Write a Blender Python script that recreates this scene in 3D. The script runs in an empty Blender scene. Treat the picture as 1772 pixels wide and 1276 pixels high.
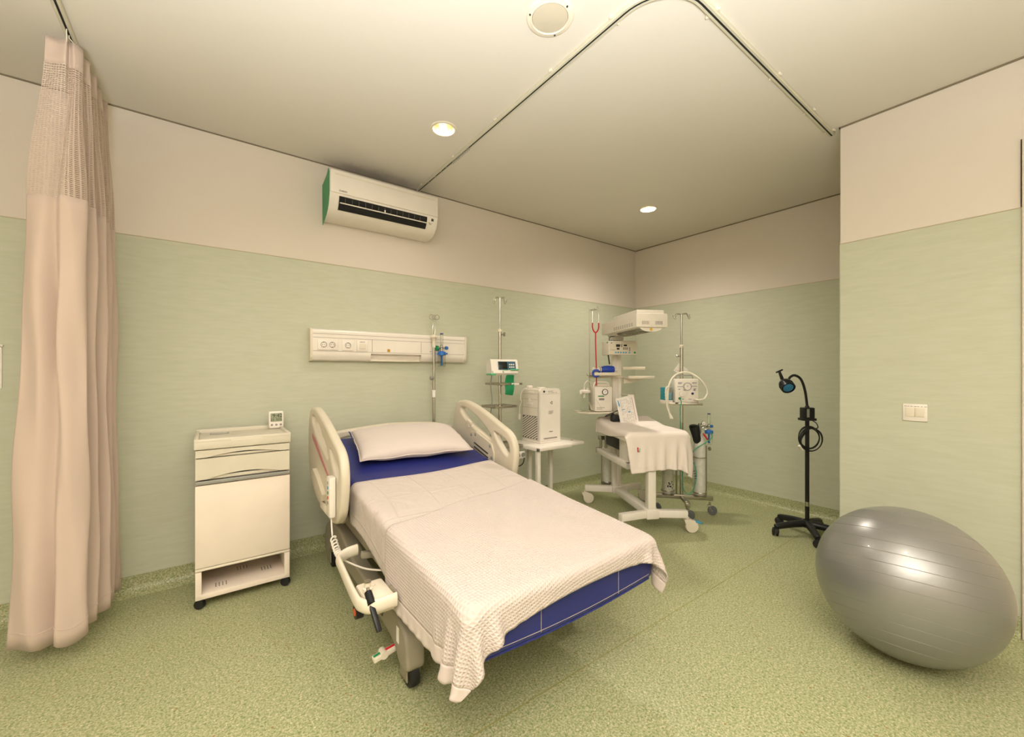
import bpy, bmesh, math, random
import numpy as np
from mathutils import Vector, Matrix, Euler
random.seed(4)
np.random.seed(4)
SC = bpy.context.scene
COL = SC.collection
PI = math.pi

# ------------------------------------------------------------------ camera
CAMH = 1.30
cam_d = bpy.data.cameras.new('camera')
cam = bpy.data.objects.new('camera', cam_d)
COL.objects.link(cam)
cam.location = (0, 0, CAMH)
cam.rotation_euler = (PI / 2, 0, -math.radians(36.53))
cam_d.sensor_width = 36.0
cam_d.lens = 708 / 1772 * 36.0
cam_d.shift_y = 5 / 1772
cam_d.clip_start = 0.02
SC.camera = cam

# ------------------------------------------------------------------ light and exposure
SC.view_settings.view_transform = 'Standard'
SC.view_settings.look = 'None'
SC.view_settings.gamma = 1.0
SC.view_settings.exposure = 0.32
SC.view_settings.use_curve_mapping = False
world = bpy.data.worlds.new('world')
SC.world = world
world.use_nodes = True
world.node_tree.nodes['Background'].inputs[0].default_value = (1.0, 0.86, 0.68, 1)
world.node_tree.nodes['Background'].inputs[1].default_value = 0.35
WARM = (1.0, 0.92, 0.82)


def lamp(name, kind, loc, energy, color=WARM, rot=(0, 0, 0), **kw):
    d = bpy.data.lights.new(name, kind)
    d.energy = energy
    d.color = color
    for k, v in kw.items():
        setattr(d, k, v)
    o = bpy.data.objects.new(name, d)
    o.location = loc
    o.rotation_euler = rot
    COL.objects.link(o)
    return o


CEIL = 2.83
# light bounced off the ceiling above and behind the photographer
lamp('bounce_light', 'SPOT', (-0.40, -0.68, 1.10), 1450, (0.98, 0.97, 1.0), (PI, 0, 0),
     spot_size=math.radians(150), spot_blend=1.0, shadow_soft_size=0.30)
DOWNLIGHTS = [(1.19, 2.33), (3.32, 2.33), (1.19, 0.12)]

# ------------------------------------------------------------------ materials


def lin(c):
    return tuple(((v / 255) / 12.92 if v / 255 <= 0.04045 else ((v / 255 + 0.055) / 1.055) ** 2.4) for v in c) + (1.0,)


MATS = {}


def mat(name, col, rough=0.5, metal=0.0, var=0.06, vscale=8.0, bump=0.0, bscale=60.0, emit=None, estr=0.0,
        trans=0.0, coat=0.0, spec=0.5, ior=1.45, sheen=0.0):
    """principled material with a faint procedural variation"""
    m = bpy.data.materials.new(name)
    MATS[name] = m
    m.use_nodes = True
    nt = m.node_tree
    b = nt.nodes['Principled BSDF']
    b.inputs['Roughness'].default_value = rough
    b.inputs['Metallic'].default_value = metal
    b.inputs['Specular IOR Level'].default_value = spec
    b.inputs['IOR'].default_value = ior
    if trans:
        b.inputs['Transmission Weight'].default_value = trans
    if coat:
        b.inputs['Coat Weight'].default_value = coat
    if sheen:
        b.inputs['Sheen Weight'].default_value = sheen
    c = lin(col)
    tc = nt.nodes.new('ShaderNodeTexCoord')
    n = nt.nodes.new('ShaderNodeTexNoise')
    n.inputs['Scale'].default_value = vscale
    n.inputs['Detail'].default_value = 3
    nt.links.new(tc.outputs['Object'], n.inputs['Vector'])
    mx = nt.nodes.new('ShaderNodeMix')
    mx.data_type = 'RGBA'
    mx.inputs[6].default_value = tuple(v * (1 - var) for v in c[:3]) + (1,)
    mx.inputs[7].default_value = tuple(min(1, v * (1 + var)) for v in c[:3]) + (1,)
    nt.links.new(n.outputs['Fac'], mx.inputs[0])
    nt.links.new(mx.outputs[2], b.inputs['Base Color'])
    if bump:
        n2 = nt.nodes.new('ShaderNodeTexNoise')
        n2.inputs['Scale'].default_value = bscale
        n2.inputs['Detail'].default_value = 4
        nt.links.new(tc.outputs['Object'], n2.inputs['Vector'])
        bp = nt.nodes.new('ShaderNodeBump')
        bp.inputs['Strength'].default_value = bump
        bp.inputs['Distance'].default_value = 0.01
        nt.links.new(n2.outputs['Fac'], bp.inputs['Height'])
        nt.links.new(bp.outputs[0], b.inputs['Normal'])
    if emit:
        b.inputs['Emission Color'].default_value = lin(emit)
        b.inputs['Emission Strength'].default_value = estr
    return m


def nodes_of(m):
    nt = m.node_tree
    return nt, nt.nodes, nt.links, nt.nodes['Principled BSDF']


def math_node(nt, op, a, b=None, c=None):
    n = nt.nodes.new('ShaderNodeMath')
    n.operation = op
    for i, v in enumerate((a, b, c)):
        if v is None:
            continue
        if isinstance(v, (int, float)):
            n.inputs[i].default_value = v
        else:
            nt.links.new(v, n.inputs[i])
    return n.outputs[0]


def speckle_floor(name):
    m = mat(name, (150, 155, 108), 0.38, spec=0.4)
    nt, N, L, b = nodes_of(m)
    tc = N.new('ShaderNodeTexCoord')
    no1 = N.new('ShaderNodeTexNoise')
    no1.inputs['Scale'].default_value = 128
    no1.inputs['Detail'].default_value = 4
    no1.inputs['Roughness'].default_value = 0.7
    no1.inputs['Distortion'].default_value = 0.6
    L.new(tc.outputs['Object'], no1.inputs['Vector'])
    cr = N.new('ShaderNodeValToRGB')
    e = cr.color_ramp.elements
    e[0].position = 0.30
    e[0].color = lin((98, 112, 66))
    e[1].position = 0.70
    e[1].color = lin((220, 208, 178))
    for p, c in ((0.42, (134, 145, 97)), (0.5, (163, 165, 123)), (0.58, (186, 182, 143))):
        x = e.new(p)
        x.color = lin(c)
    L.new(no1.outputs['Fac'], cr.inputs[0])
    vo = N.new('ShaderNodeTexVoronoi')
    vo.inputs['Scale'].default_value = 70
    L.new(tc.outputs['Object'], vo.inputs['Vector'])
    sep = N.new('ShaderNodeSeparateColor')
    L.new(vo.outputs['Color'], sep.inputs[0])
    fl = math_node(nt, 'GREATER_THAN', sep.outputs[0], 0.975)
    near = math_node(nt, 'LESS_THAN', vo.outputs['Distance'], 0.28)
    fl = math_node(nt, 'MULTIPLY', fl, near)
    mx = N.new('ShaderNodeMix')
    mx.data_type = 'RGBA'
    L.new(fl, mx.inputs[0])
    L.new(cr.outputs[0], mx.inputs[6])
    mx.inputs[7].default_value = lin((150, 118, 62))
    L.new(mx.outputs[2], b.inputs['Base Color'])
    bp = N.new('ShaderNodeBump')
    bp.inputs['Strength'].default_value = 0.12
    bp.inputs['Distance'].default_value = 0.002
    L.new(no1.outputs['Fac'], bp.inputs['Height'])
    L.new(bp.outputs[0], b.inputs['Normal'])
    return m


def streak_wall(name, c0, c1):
    """vinyl wall covering with soft horizontal streaks"""
    m = mat(name, c0, 0.55, spec=0.35)
    nt, N, L, b = nodes_of(m)
    tc = N.new('ShaderNodeTexCoord')
    mp = N.new('ShaderNodeMapping')
    mp.inputs['Scale'].default_value = (3.2, 3.2, 22)
    L.new(tc.outputs['Object'], mp.inputs['Vector'])
    no = N.new('ShaderNodeTexNoise')
    no.inputs['Scale'].default_value = 2.2
    no.inputs['Detail'].default_value = 6
    no.inputs['Roughness'].default_value = 0.62
    L.new(mp.outputs[0], no.inputs['Vector'])
    mx = N.new('ShaderNodeMix')
    mx.data_type = 'RGBA'
    mr = N.new('ShaderNodeMapRange')
    mr.inputs[1].default_value = 0.28
    mr.inputs[2].default_value = 0.72
    L.new(no.outputs['Fac'], mr.inputs[0])
    L.new(mr.outputs[0], mx.inputs[0])
    mx.inputs[6].default_value = lin(c0)
    mx.inputs[7].default_value = lin(c1)
    L.new(mx.outputs[2], b.inputs['Base Color'])
    return m


def cloth_mat(name, col, pattern, rough=0.85, strength=0.5):
    """woven cloth; UVs are in metres"""
    m = mat(name, col, rough, var=0.02, spec=0.25, sheen=0.15)
    nt, N, L, b = nodes_of(m)
    uv = N.new('ShaderNodeUVMap')
    sp = N.new('ShaderNodeSeparateXYZ')
    L.new(uv.outputs[0], sp.inputs[0])
    u, v = sp.outputs[0], sp.outputs[1]
    if pattern == 'waffle':
        k = 2 * PI / 0.0125
        a = math_node(nt, 'SINE', math_node(nt, 'MULTIPLY', u, k))
        c = math_node(nt, 'SINE', math_node(nt, 'MULTIPLY', v, k))
        h = math_node(nt, 'MAXIMUM', a, c)
        # a plain woven border
        att = N.new('ShaderNodeAttribute')
        att.attribute_name = 'hem'
        keep = math_node(nt, 'SUBTRACT', 1.0, att.outputs['Fac'])
        h = math_node(nt, 'MULTIPLY', h, keep)
        dist = 0.003
    elif pattern == 'sheet':
        n1 = N.new('ShaderNodeTexNoise')
        n1.inputs['Scale'].default_value = 7
        n1.inputs['Detail'].default_value = 5
        n1.inputs['Distortion'].default_value = 1.2
        L.new(uv.outputs[0], n1.inputs['Vector'])
        f = math_node(nt, 'ABSOLUTE', math_node(nt, 'SUBTRACT', math_node(nt, 'FRACT', math_node(nt, 'MULTIPLY', math_node(nt, 'ADD', u, 0.05), 4.6)), 0.5))
        g = math_node(nt, 'ABSOLUTE', math_node(nt, 'SUBTRACT', math_node(nt, 'FRACT', math_node(nt, 'MULTIPLY', math_node(nt, 'ADD', v, 0.1), 4.0)), 0.5))
        cf = math_node(nt, 'SMOOTH_MIN', math_node(nt, 'MULTIPLY', f, 12), 0.4, 0.3)
        cg = math_node(nt, 'SMOOTH_MIN', math_node(nt, 'MULTIPLY', g, 12), 0.4, 0.3)
        h = math_node(nt, 'ADD', math_node(nt, 'MULTIPLY', n1.outputs['Fac'], 2.2), math_node(nt, 'MULTIPLY', math_node(nt, 'ADD', cf, cg), -0.9))
        dist = 0.010
    else:
        n1 = N.new('ShaderNodeTexNoise')
        n1.inputs['Scale'].default_value = 260 if pattern == 'terry' else 120
        n1.inputs['Detail'].default_value = 3
        L.new(uv.outputs[0], n1.inputs['Vector'])
        n2 = N.new('ShaderNodeTexNoise')
        n2.inputs['Scale'].default_value = 9
        n2.inputs['Detail'].default_value = 3
        L.new(uv.outputs[0], n2.inputs['Vector'])
        h = math_node(nt, 'ADD', math_node(nt, 'MULTIPLY', n1.outputs['Fac'], 0.25), n2.outputs['Fac'])
        dist = 0.006
    bp = N.new('ShaderNodeBump')
    bp.inputs['Strength'].default_value = strength
    bp.inputs['Distance'].default_value = dist
    L.new(h, bp.inputs['Height'])
    L.new(bp.outputs[0], b.inputs['Normal'])
    return m


def mesh_cloth_mat(name, col):
    """open ladder-work curtain netting: holes between vertical bands"""
    m = mat(name, col, 0.9, var=0.02, spec=0.2)
    nt, N, L, b = nodes_of(m)
    uv = N.new('ShaderNodeUVMap')
    sp = N.new('ShaderNodeSeparateXYZ')
    L.new(uv.outputs[0], sp.inputs[0])
    fu = math_node(nt, 'FRACT', math_node(nt, 'MULTIPLY', sp.outputs[0], 1 / 0.026))
    fv = math_node(nt, 'FRACT', math_node(nt, 'MULTIPLY', sp.outputs[1], 1 / 0.0085))
    hole = math_node(nt, 'MULTIPLY', math_node(nt, 'GREATER_THAN', fu, 0.32), math_node(nt, 'GREATER_THAN', fv, 0.52))
    alpha = math_node(nt, 'SUBTRACT', 1.0, hole)
    L.new(alpha, b.inputs['Alpha'])
    return m


def ceiling_mat(name, col):
    m = mat(name, col, 0.75, var=0.02, vscale=2, spec=0.2)
    nt, N, L, b = nodes_of(m)
    # sooty dust above the air conditioner
    tc = N.new('ShaderNodeTexCoord')
    sp = N.new('ShaderNodeSeparateXYZ')
    L.new(tc.outputs['Object'], sp.inputs[0])
    dx = math_node(nt, 'DIVIDE', math_node(nt, 'SUBTRACT', sp.outputs[0], 1.02), 0.50)
    dy = math_node(nt, 'DIVIDE', math_node(nt, 'SUBTRACT', sp.outputs[1], 3.25), 0.20)
    r = math_node(nt, 'SQRT', math_node(nt, 'ADD', math_node(nt, 'MULTIPLY', dx, dx), math_node(nt, 'MULTIPLY', dy, dy)))
    no = N.new('ShaderNodeTexNoise')
    no.inputs['Scale'].default_value = 9
    no.inputs['Detail'].default_value = 5
    L.new(tc.outputs['Object'], no.inputs['Vector'])
    r = math_node(nt, 'ADD', r, math_node(nt, 'MULTIPLY', math_node(nt, 'SUBTRACT', no.outputs['Fac'], 0.5), 0.9))
    mr = N.new('ShaderNodeMapRange')
    mr.interpolation_type = 'SMOOTHSTEP'
    mr.inputs[1].default_value = 1.05
    mr.inputs[2].default_value = 0.2
    mr.inputs[3].default_value = 0.0
    mr.inputs[4].default_value = 0.5
    L.new(r, mr.inputs[0])
    src = b.inputs['Base Color'].links[0].from_socket
    mx = N.new('ShaderNodeMix')
    mx.data_type = 'RGBA'
    L.new(mr.outputs[0], mx.inputs[0])
    L.new(src, mx.inputs[6])
    mx.inputs[7].default_value = lin((98, 92, 80))
    L.new(mx.outputs[2], b.inputs['Base Color'])
    return m


mat('wall_paint', (222, 212, 199), 0.7, var=0.03, vscale=1.5, bump=0.05, bscale=90, spec=0.25)
streak_wall('wall_vinyl', (192, 194, 169), (201, 202, 180))
ceiling_mat('ceiling_paint', (218, 211, 198))
speckle_floor('floor_vinyl')
mat('seam_weld', (150, 146, 82), 0.5)
mat('shadow_gap', (128, 118, 96), 0.8)
mat('wainscot_edge', (186, 172, 138), 0.6)
mat('door_paint', (226, 214, 192), 0.4)
mat('rail_metal', (205, 200, 178), 0.4, metal=0.15)
mat('speaker_cloth', (196, 186, 164), 0.8)
mat('dark_gap', (26, 25, 22), 0.8)
mat('white_plastic', (236, 228, 215), 0.35)
mat('cream_plastic', (226, 216, 195), 0.38)
mat('bed_plastic', (214, 204, 182), 0.35)
mat('cabinet_plastic', (214, 206, 186), 0.4)
mat('cabinet_door', (236, 222, 204), 0.38)
mat('taupe_plastic', (146, 138, 118), 0.42)
mat('grey_plastic', (150, 148, 138), 0.4)
mat('black_plastic', (22, 22, 22), 0.38)
mat('black_rubber', (28, 28, 27), 0.6)
mat('grey_rubber', (96, 98, 96), 0.55)
mat('steel', (200, 198, 190), 0.18, metal=1.0)
mat('satin_steel', (178, 172, 158), 0.32, metal=1.0)
mat('brass', (186, 150, 92), 0.3, metal=1.0)
mat('blue_vinyl', (34, 42, 114), 0.42, var=0.08, vscale=14, bump=0.10, bscale=14)
mat('stitch', (196, 178, 160), 0.8)
mat('screen', (28, 32, 28), 0.15)
mat('lcd_green', (150, 156, 124), 0.25)
mat('lcd_ink', (28, 34, 30), 0.5)
mat('ink', (60, 58, 58), 0.7)
mat('ink_soft', (150, 142, 134), 0.7)
mat('blue_plastic', (46, 108, 186), 0.35)
mat('royal_rubber', (42, 72, 176), 0.45)
mat('navy_plastic', (32, 32, 108), 0.3)
mat('sky_plastic', (70, 156, 196), 0.4)
mat('teal_card', (46, 150, 164), 0.6, var=0.2, vscale=60)
mat('green_plastic', (22, 140, 84), 0.4)
mat('mint_plastic', (96, 190, 140), 0.4)
mat('green_cloth', (20, 128, 78), 0.7, bump=0.1)
mat('green_tape', (66, 150, 98), 0.55)
mat('green_tube', (70, 172, 134), 0.35)
mat('white_tube', (226, 220, 200), 0.3)
mat('red_rubber', (196, 30, 42), 0.4)
mat('pink_strip', (192, 124, 126), 0.5)
mat('orange_dot', (214, 96, 50), 0.5)
mat('amber_sticker', (196, 146, 52), 0.45)
mat('yellow_ink', (224, 176, 44), 0.6)
mat('paper', (240, 234, 226), 0.75)
mat('cylinder_paint', (214, 212, 198), 0.45, var=0.2, vscale=26)
mat('purifier_side', (226, 217, 200), 0.45)
mat('vent_dark', (92, 92, 88), 0.6)
mat('lamp_lens', (60, 120, 150), 0.12)
mat('glass', (246, 248, 246), 0.04, trans=1.0, ior=1.12, var=0.0)
mat('reflector', (240, 226, 200), 0.15, metal=0.9)
mat('bulb_glow', (255, 240, 215), 0.4, emit=(255, 226, 180), estr=5.0)
mat('led_blue', (60, 150, 210), 0.3)
cloth_mat('blanket_cloth', (207, 193, 184), 'waffle', strength=0.5)
cloth_mat('sheet_cloth', (204, 191, 181), 'sheet', strength=0.7)
cloth_mat('towel_cloth', (234, 222, 211), 'terry', strength=0.35)
cloth_mat('pillow_cloth', (212, 199, 190), 'plain', strength=0.35)
cloth_mat('curtain_cloth', (203, 183, 168), 'plain', strength=0.15)
mesh_cloth_mat('curtain_net', (201, 181, 166))


def ball_mat(name):
    m = mat(name, (148, 147, 143), 0.30, var=0.02, spec=0.6)
    nt, N, L, b = nodes_of(m)
    b.inputs['Metallic'].default_value = 0.55
    b.inputs['Coat Weight'].default_value = 0.25
    b.inputs['Coat Roughness'].default_value = 0.06
    tc = N.new('ShaderNodeTexCoord')
    wv = N.new('ShaderNodeTexNoise')
    wv.inputs['Scale'].default_value = 160
    L.new(tc.outputs['Object'], wv.inputs['Vector'])
    mr = N.new('ShaderNodeMapRange')
    mr.inputs[3].default_value = 0.26
    mr.inputs[4].default_value = 0.40
    L.new(wv.outputs['Fac'], mr.inputs[0])
    L.new(mr.outputs[0], b.inputs['Roughness'])
    return m


ball_mat('ball_vinyl')

# ------------------------------------------------------------------ builders
LOCAL = set()


def pname(o):
    return o.name


def adopt(o, parent):
    o.parent = parent


def thing(name, label, cat, loc=(0, 0, 0), rz=0.0, group=None):
    o = bpy.data.objects.new(name, None)
    o.empty_display_size = 0.05
    COL.objects.link(o)
    o.location = loc
    o.rotation_euler = (0, 0, rz)
    o['label'] = label
    o['category'] = cat
    if group:
        o['group'] = group
    return o


def tag(o, label, cat, group=None):
    o['label'] = label
    o['category'] = cat
    if group:
        o['group'] = group
    return o


def struct(o):
    o['kind'] = 'structure'
    return o


def link_mesh(name, me, m, parent=None, smooth=35, label=None):
    o = bpy.data.objects.new(name, me)
    COL.objects.link(o)
    if m:
        me.materials.append(MATS[m] if isinstance(m, str) else m)
    if smooth:
        me.polygons.foreach_set('use_smooth', [True] * len(me.polygons))
        if smooth < 180:
            me.set_sharp_from_angle(angle=math.radians(smooth))
    if parent is not None:
        o.parent = parent
    if label:
        o['label'] = label
    return o


class MB:
    """collects shapes in a bmesh, then links them as one mesh object"""

    def __init__(self, off=(0, 0, 0)):
        self.bm = bmesh.new()
        self.off = Vector(off)

    def box(self, x0, x1, y0, y1, z0, z1, bev=0.0, seg=2, rot=None, taper=None):
        c = Vector(((x0 + x1) / 2, (y0 + y1) / 2, (z0 + z1) / 2)) + self.off
        r = bmesh.ops.create_cube(self.bm, size=1.0)
        vs = r['verts']
        M = Matrix.Diagonal((abs(x1 - x0), abs(y1 - y0), abs(z1 - z0), 1))
        for v in vs:
            v.co = M @ v.co
            if taper and v.co.z > 0:
                v.co.x *= taper
                v.co.y *= taper
        if bev:
            es = list({e for v in vs for e in v.link_edges})
            rb = bmesh.ops.bevel(self.bm, geom=es, offset=bev, segments=seg, affect='EDGES', profile=0.5)
            vs = rb['verts'] if not rb['verts'] else list({v for f in rb['faces'] for v in f.verts} | {v for v in vs if v.is_valid})
        R = Euler(rot).to_matrix() if rot else None
        for v in vs:
            p = v.co.copy()
            if R:
                p = R @ p
            v.co = p + c
        return self

    def bar(self, a, b, w, h, bev=0.004):
        """box-section bar from a to b, w across (horizontal), h upright"""
        a, b = Vector(a), Vector(b)
        d = b - a
        ln = d.length
        mid = (a + b) / 2
        ux = d.normalized()
        uz = Vector((0, 0, 1))
        if abs(ux.z) > 0.99:
            uz = Vector((0, 1, 0))
        uy = uz.cross(ux).normalized()
        uz = ux.cross(uy)
        R = Matrix((ux, uy, uz)).transposed()
        r = bmesh.ops.create_cube(self.bm, size=1.0)
        vs = r['verts']
        for v in vs:
            v.co = Vector((v.co.x * ln, v.co.y * w, v.co.z * h))
        if bev:
            es = list({e for v in vs for e in v.link_edges})
            rb = bmesh.ops.bevel(self.bm, geom=es, offset=bev, segments=2, affect='EDGES', profile=0.5)
            vs = list({v for f in rb['faces'] for v in f.verts} | {v for v in vs if v.is_valid})
        for v in vs:
            v.co = R @ v.co + mid + self.off
        return self

    def ring_faces(self, rings, closed=False, cap=True):
        bm = self.bm
        rv = [[bm.verts.new(Vector(p) + self.off) for p in r] for r in rings]
        n = len(rv[0])
        m = len(rv)
        for i in range(m if closed else m - 1):
            A, B = rv[i], rv[(i + 1) % m]
            for j in range(n):
                bm.faces.new((A[j], A[(j + 1) % n], B[(j + 1) % n], B[j]))
        if cap and not closed:
            bm.faces.new(list(reversed(rv[0])))
            bm.faces.new(rv[-1])
        return self

    def tube(self, pts, r, seg=10, closed=False, cap=True):
        pts = [Vector(p) for p in pts]
        n = len(pts)
        rr = r if isinstance(r, (list, tuple)) else [r] * n
        prev = None
        rings = []
        for i, p in enumerate(pts):
            if closed:
                t = pts[(i + 1) % n] - pts[i - 1]
            else:
                t = pts[min(i + 1, n - 1)] - pts[max(i - 1, 0)]
            t.normalize()
            if prev is None:
                a = Vector((0, 0, 1)) if abs(t.z) < 0.9 else Vector((1, 0, 0))
                nx = t.cross(a).normalized()
            else:
                nx = (prev - t * prev.dot(t)).normalized()
            prev = nx
            ny = t.cross(nx)
            rings.append([p + (nx * math.cos(2 * PI * k / seg) + ny * math.sin(2 * PI * k / seg)) * rr[i] for k in range(seg)])
        return self.ring_faces(rings, closed, cap)

    def cyl(self, a, b, r0, r1=None, seg=20):
        return self.tube([a, b], [r0, r0 if r1 is None else r1], seg)

    def lathe(self, prof, c=(0, 0, 0), axis=(0, 0, 1), seg=28, cap=True):
        ax = Vector(axis).normalized()
        t = Vector((1, 0, 0)) if abs(ax.x) < 0.9 else Vector((0, 1, 0))
        e1 = ax.cross(t).normalized()
        e2 = ax.cross(e1)
        c = Vector(c)
        rings = [[c + ax * z + (e1 * math.cos(2 * PI * k / seg) + e2 * math.sin(2 * PI * k / seg)) * max(r, 1e-5) for k in range(seg)] for r, z in prof]
        return self.ring_faces(rings, False, cap)

    def ell(self, c, rx, ry, rz, seg=20, rings=12):
        r = bmesh.ops.create_uvsphere(self.bm, u_segments=seg, v_segments=rings, radius=1.0)
        for v in r['verts']:
            v.co = Vector((v.co.x * rx, v.co.y * ry, v.co.z * rz)) + Vector(c) + self.off
        return self

    def torus(self, c, R, r, axis=(0, 0, 1), seg=32, sec=8, squash=1.0):
        ax = Vector(axis).normalized()
        t = Vector((1, 0, 0)) if abs(ax.x) < 0.9 else Vector((0, 1, 0))
        e1 = ax.cross(t).normalized()
        e2 = ax.cross(e1)
        c = Vector(c)
        pts = [c + (e1 * math.cos(2 * PI * k / seg) + e2 * math.sin(2 * PI * k / seg) * squash) * R for k in range(seg)]
        return self.tube(pts, r, sec, closed=True)

    def prism(self, poly, plane, d0, d1):
        """poly in 2D on plane 'xy','xz','yz', extruded from d0 to d1 along the third axis"""
        def P(a, b, d):
            return {'xy': (a, b, d), 'xz': (a, d, b), 'yz': (d, a, b)}[plane]
        return self.ring_faces([[P(a, b, d0) for a, b in poly], [P(a, b, d1) for a, b in poly]])

    def quad(self, a, b, c, d):
        vs = [self.bm.verts.new(Vector(p) + self.off) for p in (a, b, c, d)]
        self.bm.faces.new(vs)
        return self

    def spin(self, M):
        for v in self.bm.verts:
            v.co = M @ v.co
        return self

    def done(self, name, m, parent=None, smooth=35, label=None):
        bmesh.ops.recalc_face_normals(self.bm, faces=self.bm.faces)
        me = bpy.data.meshes.new(name)
        self.bm.to_mesh(me)
        self.bm.free()
        return link_mesh(name, me, m, parent, smooth, label)


def smooth_path(P, n=8, closed=False):
    P = [Vector(p) for p in P]
    N = len(P)
    out = []
    for i in range(N if closed else N - 1):
        p0 = P[i - 1] if (closed or i > 0) else P[0] * 2 - P[1]
        p1 = P[i]
        p2 = P[(i + 1) % N]
        p3 = P[(i + 2) % N] if (closed or i + 2 < N) else P[-1] * 2 - P[-2]
        for k in range(n):
            t = k / n
            out.append(0.5 * ((2 * p1) + (p2 - p0) * t + (2 * p0 - 5 * p1 + 4 * p2 - p3) * t * t + (3 * p1 - p0 - 3 * p2 + p3) * t ** 3))
    if not closed:
        out.append(P[-1])
    return out


def plate(name, outer, holes, half, bev, M, m, parent=None, smooth=40, seg=3, label=None):
    """flat outline with holes, thickened to +-(half+bev) with rounded rims; M maps its plane into the scene"""
    cu = bpy.data.curves.new('outline', 'CURVE')
    cu.dimensions = '2D'
    cu.fill_mode = 'BOTH'
    cu.extrude = half
    cu.bevel_depth = bev
    cu.offset = -.6 * bev
    cu.bevel_resolution = seg
    for loop in [outer] + list(holes):
        s = cu.splines.new('POLY')
        s.points.add(len(loop) - 1)
        for p, q in zip(s.points, loop):
            p.co = (q[0], q[1], 0, 1)
        s.use_cyclic_u = True
    tmp = bpy.data.objects.new('outline', cu)
    COL.objects.link(tmp)
    dg = bpy.context.evaluated_depsgraph_get()
    dg.update()
    me = bpy.data.meshes.new_from_object(tmp.evaluated_get(dg))
    bpy.data.objects.remove(tmp)
    bpy.data.curves.remove(cu)
    me.name = name
    me.transform(M)
    me.materials.clear()
    return link_mesh(name, me, m, parent, smooth, label)


def text(name, s, size, M, m, parent, depth=0.0006, shear=0.0, align='CENTER', space=1.0):
    cu = bpy.data.curves.new('lettering', 'FONT')
    cu.body = s
    cu.size = size
    cu.extrude = depth
    cu.shear = shear
    cu.align_x = align
    cu.align_y = 'CENTER'
    cu.space_character = space
    cu.resolution_u = 3
    tmp = bpy.data.objects.new('lettering', cu)
    COL.objects.link(tmp)
    dg = bpy.context.evaluated_depsgraph_get()
    dg.update()
    me = bpy.data.meshes.new_from_object(tmp.evaluated_get(dg))
    bpy.data.objects.remove(tmp)
    bpy.data.curves.remove(cu)
    me.transform(M)
    me.materials.clear()
    return link_mesh(name, me, m, parent, 0)


def print_marks(rows, width, h, M, m, parent, seed=1, gap=1.5):
    """rows of tiny print, too small to read"""
    rnd = random.Random(seed)
    b = MB()
    for r in range(rows):
        x = -width / 2
        z = -r * h * gap
        end = width / 2 * (1 if r < rows - 1 or rows == 1 else .5)
        while x < end:
            w_ = rnd.uniform(.5, .9) * h
            b.box(x, min(x + w_, width / 2), z - h / 2, z + h / 2 * rnd.choice((.6, 1.0)), 0, .0005)
            x += w_ + h * .3
    return b.spin(M).done('small_print', m, parent, 0)


def frame(origin, xdir, updir):
    """matrix whose X runs along xdir and Y along updir"""
    x = Vector(xdir).normalized()
    y = Vector(updir)
    y = (y - x * y.dot(x)).normalized()
    z = x.cross(y)
    M = Matrix((x, y, z)).transposed().to_4x4()
    M.translation = Vector(origin)
    return M


FACE_S = lambda x, y, z: frame((x, y, z), (1, 0, 0), (0, 0, 1))      # reads from the south (facing -y)
FACE_W = lambda x, y, z: frame((x, y, z), (0, -1, 0), (0, 0, 1))     # reads from the west (facing -x)


# ------------------------------------------------------------------ cloth draping
def drape(P0, sdf, steps=160, iters=8, bend=0.15, friction=0.6, thick=0.006, grav=-9.8):
    """position-based cloth: P0 is a (nu,nv,3) sheet laid out above the body whose distance field is sdf"""
    nu, nv, _ = P0.shape
    X = P0.reshape(-1, 3).astype(float).copy()
    V = np.zeros_like(X)
    idx = np.arange(nu * nv).reshape(nu, nv)
    groups = []

    def add(a, b, k):
        a, b = a.ravel(), b.ravel()
        if len(a):
            L = np.linalg.norm(P0.reshape(-1, 3)[a] - P0.reshape(-1, 3)[b], axis=1)
            groups.append((a, b, L, k))
    for s in (0, 1):
        add(idx[s:-1:2, :], idx[s + 1::2, :], 1.0)
        add(idx[:, s:-1:2], idx[:, s + 1::2], 1.0)
        add(idx[s:-1:2, :-1], idx[s + 1::2, 1:], 0.6)
        add(idx[s:-1:2, 1:], idx[s + 1::2, :-1], 0.6)
    for s in (0, 1):
        for t in (0, 1):
            r = np.arange(s * 2 + t, nu - 2, 4)
            if len(r):
                add(idx[r, :], idx[r + 2, :], bend)
            r = np.arange(s * 2 + t, nv - 2, 4)
            if len(r):
                add(idx[:, r], idx[:, r + 2], bend)
    dt = 0.012
    for st in range(steps):
        V[:, 2] += grav * dt
        V *= 0.985
        Xo = X.copy()
        X = X + V * dt
        for _ in range(iters):
            for a, b, L, k in groups:
                d = X[b] - X[a]
                ln = np.linalg.norm(d, axis=1) + 1e-9
                c = d * ((ln - L) / ln * 0.5 * k)[:, None]
                X[a] += c
                X[b] -= c
        d, g = sdf(X)
        hit = d < thick
        X[hit] += g[hit] * (thick - d[hit])[:, None]
        mv = X - Xo
        tang = mv - g * (mv * g).sum(1)[:, None]
        X[hit] -= tang[hit] * friction
        low = X[:, 2] < 0.01
        X[low, 2] = 0.01
        V = (X - Xo) / dt
    return X.reshape(nu, nv, 3)


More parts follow.
